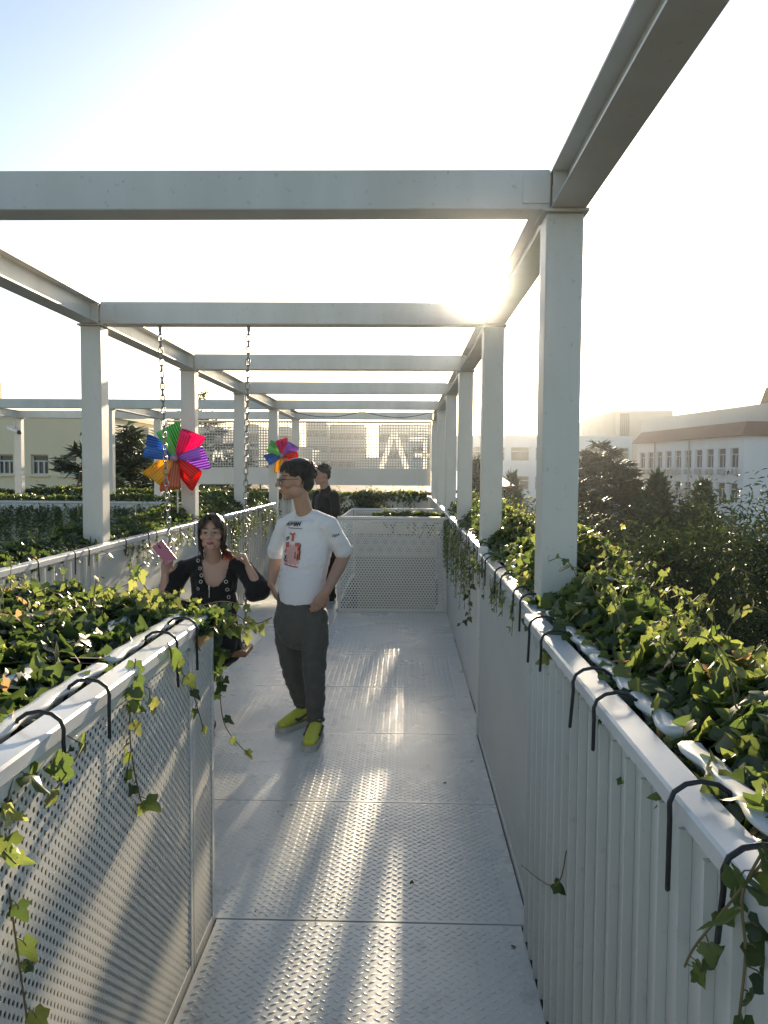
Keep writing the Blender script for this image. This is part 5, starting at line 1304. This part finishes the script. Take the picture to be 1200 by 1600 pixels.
def block_behind():
    A = at(1260, 700, 78); A.z = 0; B = at(1002, 700, 112); B.z = 0
    t = thing('long_building', (A.x, A.y, GZ), 'long pale building with a band of square windows above the tiled eave', 'building')
    u = (B - A); W = u.length; u.normalize(); n = Vector((u.y, -u.x, 0)); n = n if n.dot(-A) > 0 else -n
    ztop = at(1200, 632, 86).z; H = ztop - GZ; wins = []; k = 0; sp = W / 19
    while k < 18:
        wins.append((.6 + k * sp, .6 + k * sp + sp * .68, H - 5.0, H - 3.0)); k += 1
    facade(t, (A.x, A.y, GZ), u, W, H, wins, PALE, n, .5, False, FRW, GLASS, 1, bars=False)
    v = -n; P = [A, B, B + v * 12, A + v * 12]; z = Vector((0, 0, GZ)); zt = Vector((0, 0, ztop)); b = MB()
    b.add([q + z for q in P] + [q + zt for q in P], [(1, 2, 6, 5), (2, 3, 7, 6), (3, 0, 4, 7), (4, 5, 6, 7)]); b.build('end_wall', PALE, t, fix=False)
    i = [A + v * .6, B + v * .6]; b = MB(); b.add([i[0] + z, i[1] + z, i[1] + zt, i[0] + zt], [(0, 1, 2, 3)]); b.build('inner_core', DARKB, t, fix=False)
    c = at(1200, 632, 84); R = Matrix((u, n, Vector((0, 0, 1)))).transposed()
    b = MB(); q = c + v * 2 + Vector((0, 0, -.2)); b.prism([(-3.2, 0), (3.2, 0), (1.9, 2.2), (-1.9, 2.2)], lambda a, h, d: q + u * a + v * d + Vector((0, 0, h)), -1, 5); b.build('roof_turret', TILE, t)
block_behind()
def simple_block(name, x0, x1, ytop, Y, depth, mat, label, group=None, stripes=None, base=GZ, rows=None):
    a = at(x0, ytop, Y); c = at(x1, ytop, Y); t = thing(name, ((a.x + c.x) / 2, Y, base), label, 'building', group)
    H = a.z - base; wins = []
    if rows:
        nx, sz, w, h, top = rows; W = c.x - a.x; s = W / nx
        z = H - top
        while z - h > 1.0 and len(wins) < 90:
            for k in range(nx): wins.append((s * (k + .5) - w / 2, s * (k + .5) + w / 2, z - h, z))
            z -= sz
        facade(t, (a.x, Y, base), (1, 0, 0), W, H, wins, mat, (0, -1, 0), .3, False, FRW, GLASS, 1)
        b = MB(); b.box(a.x, c.x, Y + .42, Y + depth, base, base + H)
        b.build('building_body', mat, t)
        b = MB(); b.box(a.x - .06, c.x + .06, Y - .06, Y + .42, base + H + .001, base + H + .25); b.build('parapet_cap', mat, t)
    else:
        b = MB(); b.box(a.x, c.x, Y, Y + depth, base, base + H, .05); b.build('building_body', mat, t)
        if stripes:
            for s0, s1, t0, t1 in stripes:
                p = at(s0, t0, Y); q = at(s1, t1, Y); b = MB(); b.box(p.x, q.x, Y - .08, Y - .01, q.z, p.z); b.build('window', GLASS, t)
    return t
simple_block('white_building', 640, 988, 683, 86, 12, WHT, 'long white flat-roofed building behind the right columns', rows=(9, 3.15, 2.0, 1.5, 1.0))
simple_block('tower_block', 757, 810, 611, 210, 18, PALE, 'tall hazy tower block between the first and second right columns', rows=(4, 3.4, 3.2, 1.7, 2.0))
t = simple_block('dark_building', 962, 1052, 641, 118, 22, GRY, 'grey block with tall striped windows behind the tiled-eave building', stripes=[(969 + 3.0 * k, 970.6 + 3.0 * k, 646, 688) for k in range(5)])
simple_block('pale_building', 921, 966, 655, 160, 20, PALE, 'small pale block just beyond the grey striped one')
simple_block('pale_building', 893, 914, 663, 170, 15, PALE, 'low pale block peeping out right of the nearest column')
# skyline behind the mesh screen
sky_ = [(596, 672, 664, 170, 'widest tower block in the skyline behind the mesh screen'), (482, 508, 660, 190, 'stepped tower block behind the screen above the man in black'), (518, 568, 664, 200, 'broad block left of the big letter behind the screen'), (378, 400, 664, 180, 'slim block behind the screen right of the second chain'),
        (430, 452, 668, 190, 'slim block behind the screen above the small pinwheel'), (300, 345, 668, 170, 'square block behind the left end of the screen'), (560, 600, 716, 150, 'low block at the foot of the skyline behind the screen'), (452, 484, 700, 150, 'low block behind the head of the man in white')]
for x0, x1, yt, Y, lb in sky_: simple_block('tower_block', x0, x1, yt, Y, 20, PALE, lb, rows=(max(2, int((x1 - x0) / 12)), 3.6, 3.0, 1.6, 2.0))
def cream():
    Y = 33; t = thing('cream_building', (at(60, 700, Y).x, Y, GZ), 'cream rendered building with white windows beyond the side pergola', 'building')
    x0, x1 = at(-260, 700, Y).x, at(172, 700, Y).x; zt = at(60, 652, Y).z; H = zt - GZ; wins = []
    for px0, px1 in ((-105, -80), (-55, -30), (-5, 20), (48, 75), (94, 119), (140, 163)):
        a, c = at(px0, 710, Y).x - x0, at(px1, 710, Y).x - x0; wins.append((a, c, at(0, 741, Y).z - GZ, at(0, 710, Y).z - GZ)); 
    lo = [(a, c, z0 - 3.3, z1 - 3.3) for a, c, z0, z1 in wins]
    facade(t, (x0, Y, GZ), (1, 0, 0), x1 - x0, H, wins + lo, CRM, (0, -1, 0), .28, True, FRW, GLASS, 2)
    b = MB(); b.box(x0, x1, Y + .4, Y + 12, GZ, zt - .01); b.build('building_body', CRM, t)
    b = MB(); b.box(x0 - .1, x1 + .1, Y - .10, Y + 12, zt, zt + .22, .02); b.build('parapet_cap', CRM, t)
    q = at(232, 668, Y + 3); b = MB(); b.box(x1 + .002, q.x, Y + 3, Y + 12, GZ, q.z, .02); b.build('lower_wing', CRM, t)
    p = at(3, 598, Y + 9); b = MB(); b.box(x0, p.x, Y + 4, Y + 9, zt + .2205, p.z, .02); b.build('stair_head', CRM, t)
cream()
def shed():
    Y = 27; a, c, m = at(490, 790, Y), at(800, 790, Y), at(625, 770, Y); t = thing('shed', (m.x, Y, GZ), 'low white shed with a shallow brown pitched roof under the mesh screen', 'shed')
    ze = at(600, 775, Y).z; zr = at(625, 757, Y).z
    b = MB(); b.box(a.x, c.x, Y, Y + 9, GZ, ze - .1, .02)
    for k in range(9): b.box(a.x + (c.x - a.x) * k / 9, a.x + (c.x - a.x) * k / 9 + .03, Y - .02, Y - .001, GZ, ze - .12)
    b.build('wall', WHT, t)
    r = at(500, 760, Y); b = MB(); zl, zm, zr_ = at(500, 757, Y).z, at(624, 771, Y).z, at(690, 762, Y).z
    b.add([(a.x - 3, Y - .6, zl - .10), (m.x, Y - .6, zm - .02), (c.x, Y - .6, zr_ + .1), (a.x - 3, Y + 6, zl + .5), (m.x, Y + 6, zm + .75), (c.x, Y + 6, zr_ + .6)], [(0, 1, 4, 3), (1, 2, 5, 4)])
    o = b.build('roof', TILE, t, fix=False); md = o.modifiers.new('t', 'SOLIDIFY'); md.thickness = .12
shed()

# =================================================================== FALLEN LEAVES
def fallen():
    rs = np.random.RandomState(77); n = 34; X = rs.uniform(-.6, .40, n); Y = rs.uniform(1.9, 8.5, n)
    e = rs.uniform(0, 1, n) < .5; X[e] = np.where(rs.uniform(0, 1, e.sum()) < .5, rs.uniform(-.64, -.5, e.sum()), rs.uniform(.32, .41, e.sum()))
    P = np.stack([X, Y, np.full(n, .006)], 1); N = rnd(rs, n, .12) + np.array([0, 0, 1.]); T = rnd(rs, n, 1)
    m = solid('dry_leaf', (.10, .065, .03), .8, var=.5)
    o = leaf_mesh('fallen_leaves', P, N, T, rs.uniform(.006, .020, n), IV, IFc, rs.uniform(0, 1, n), m, None, (0, 4, 0), True); o['kind'] = 'stuff'
fallen()

# =================================================================== HAZE
def haze():
    b = MB(); b.box(-720, 720, -170, 1120, GZ - 1, 26)
    m = bpy.data.materials.new('haze_air'); m.use_nodes = True; t = m.node_tree; t.nodes.clear()
    o = t.nodes.new('ShaderNodeOutputMaterial'); v = t.nodes.new('ShaderNodeVolumePrincipled')
    v.inputs['Color'].default_value = (.88, .93, 1.0, 1); v.inputs['Density'].default_value = HAZE; v.inputs['Anisotropy'].default_value = .975
    t.links.new(v.outputs[0], o.inputs['Volume'])
    tag(b.build('haze', m), None, None, None, 'stuff')
if HAZE > 0: haze()
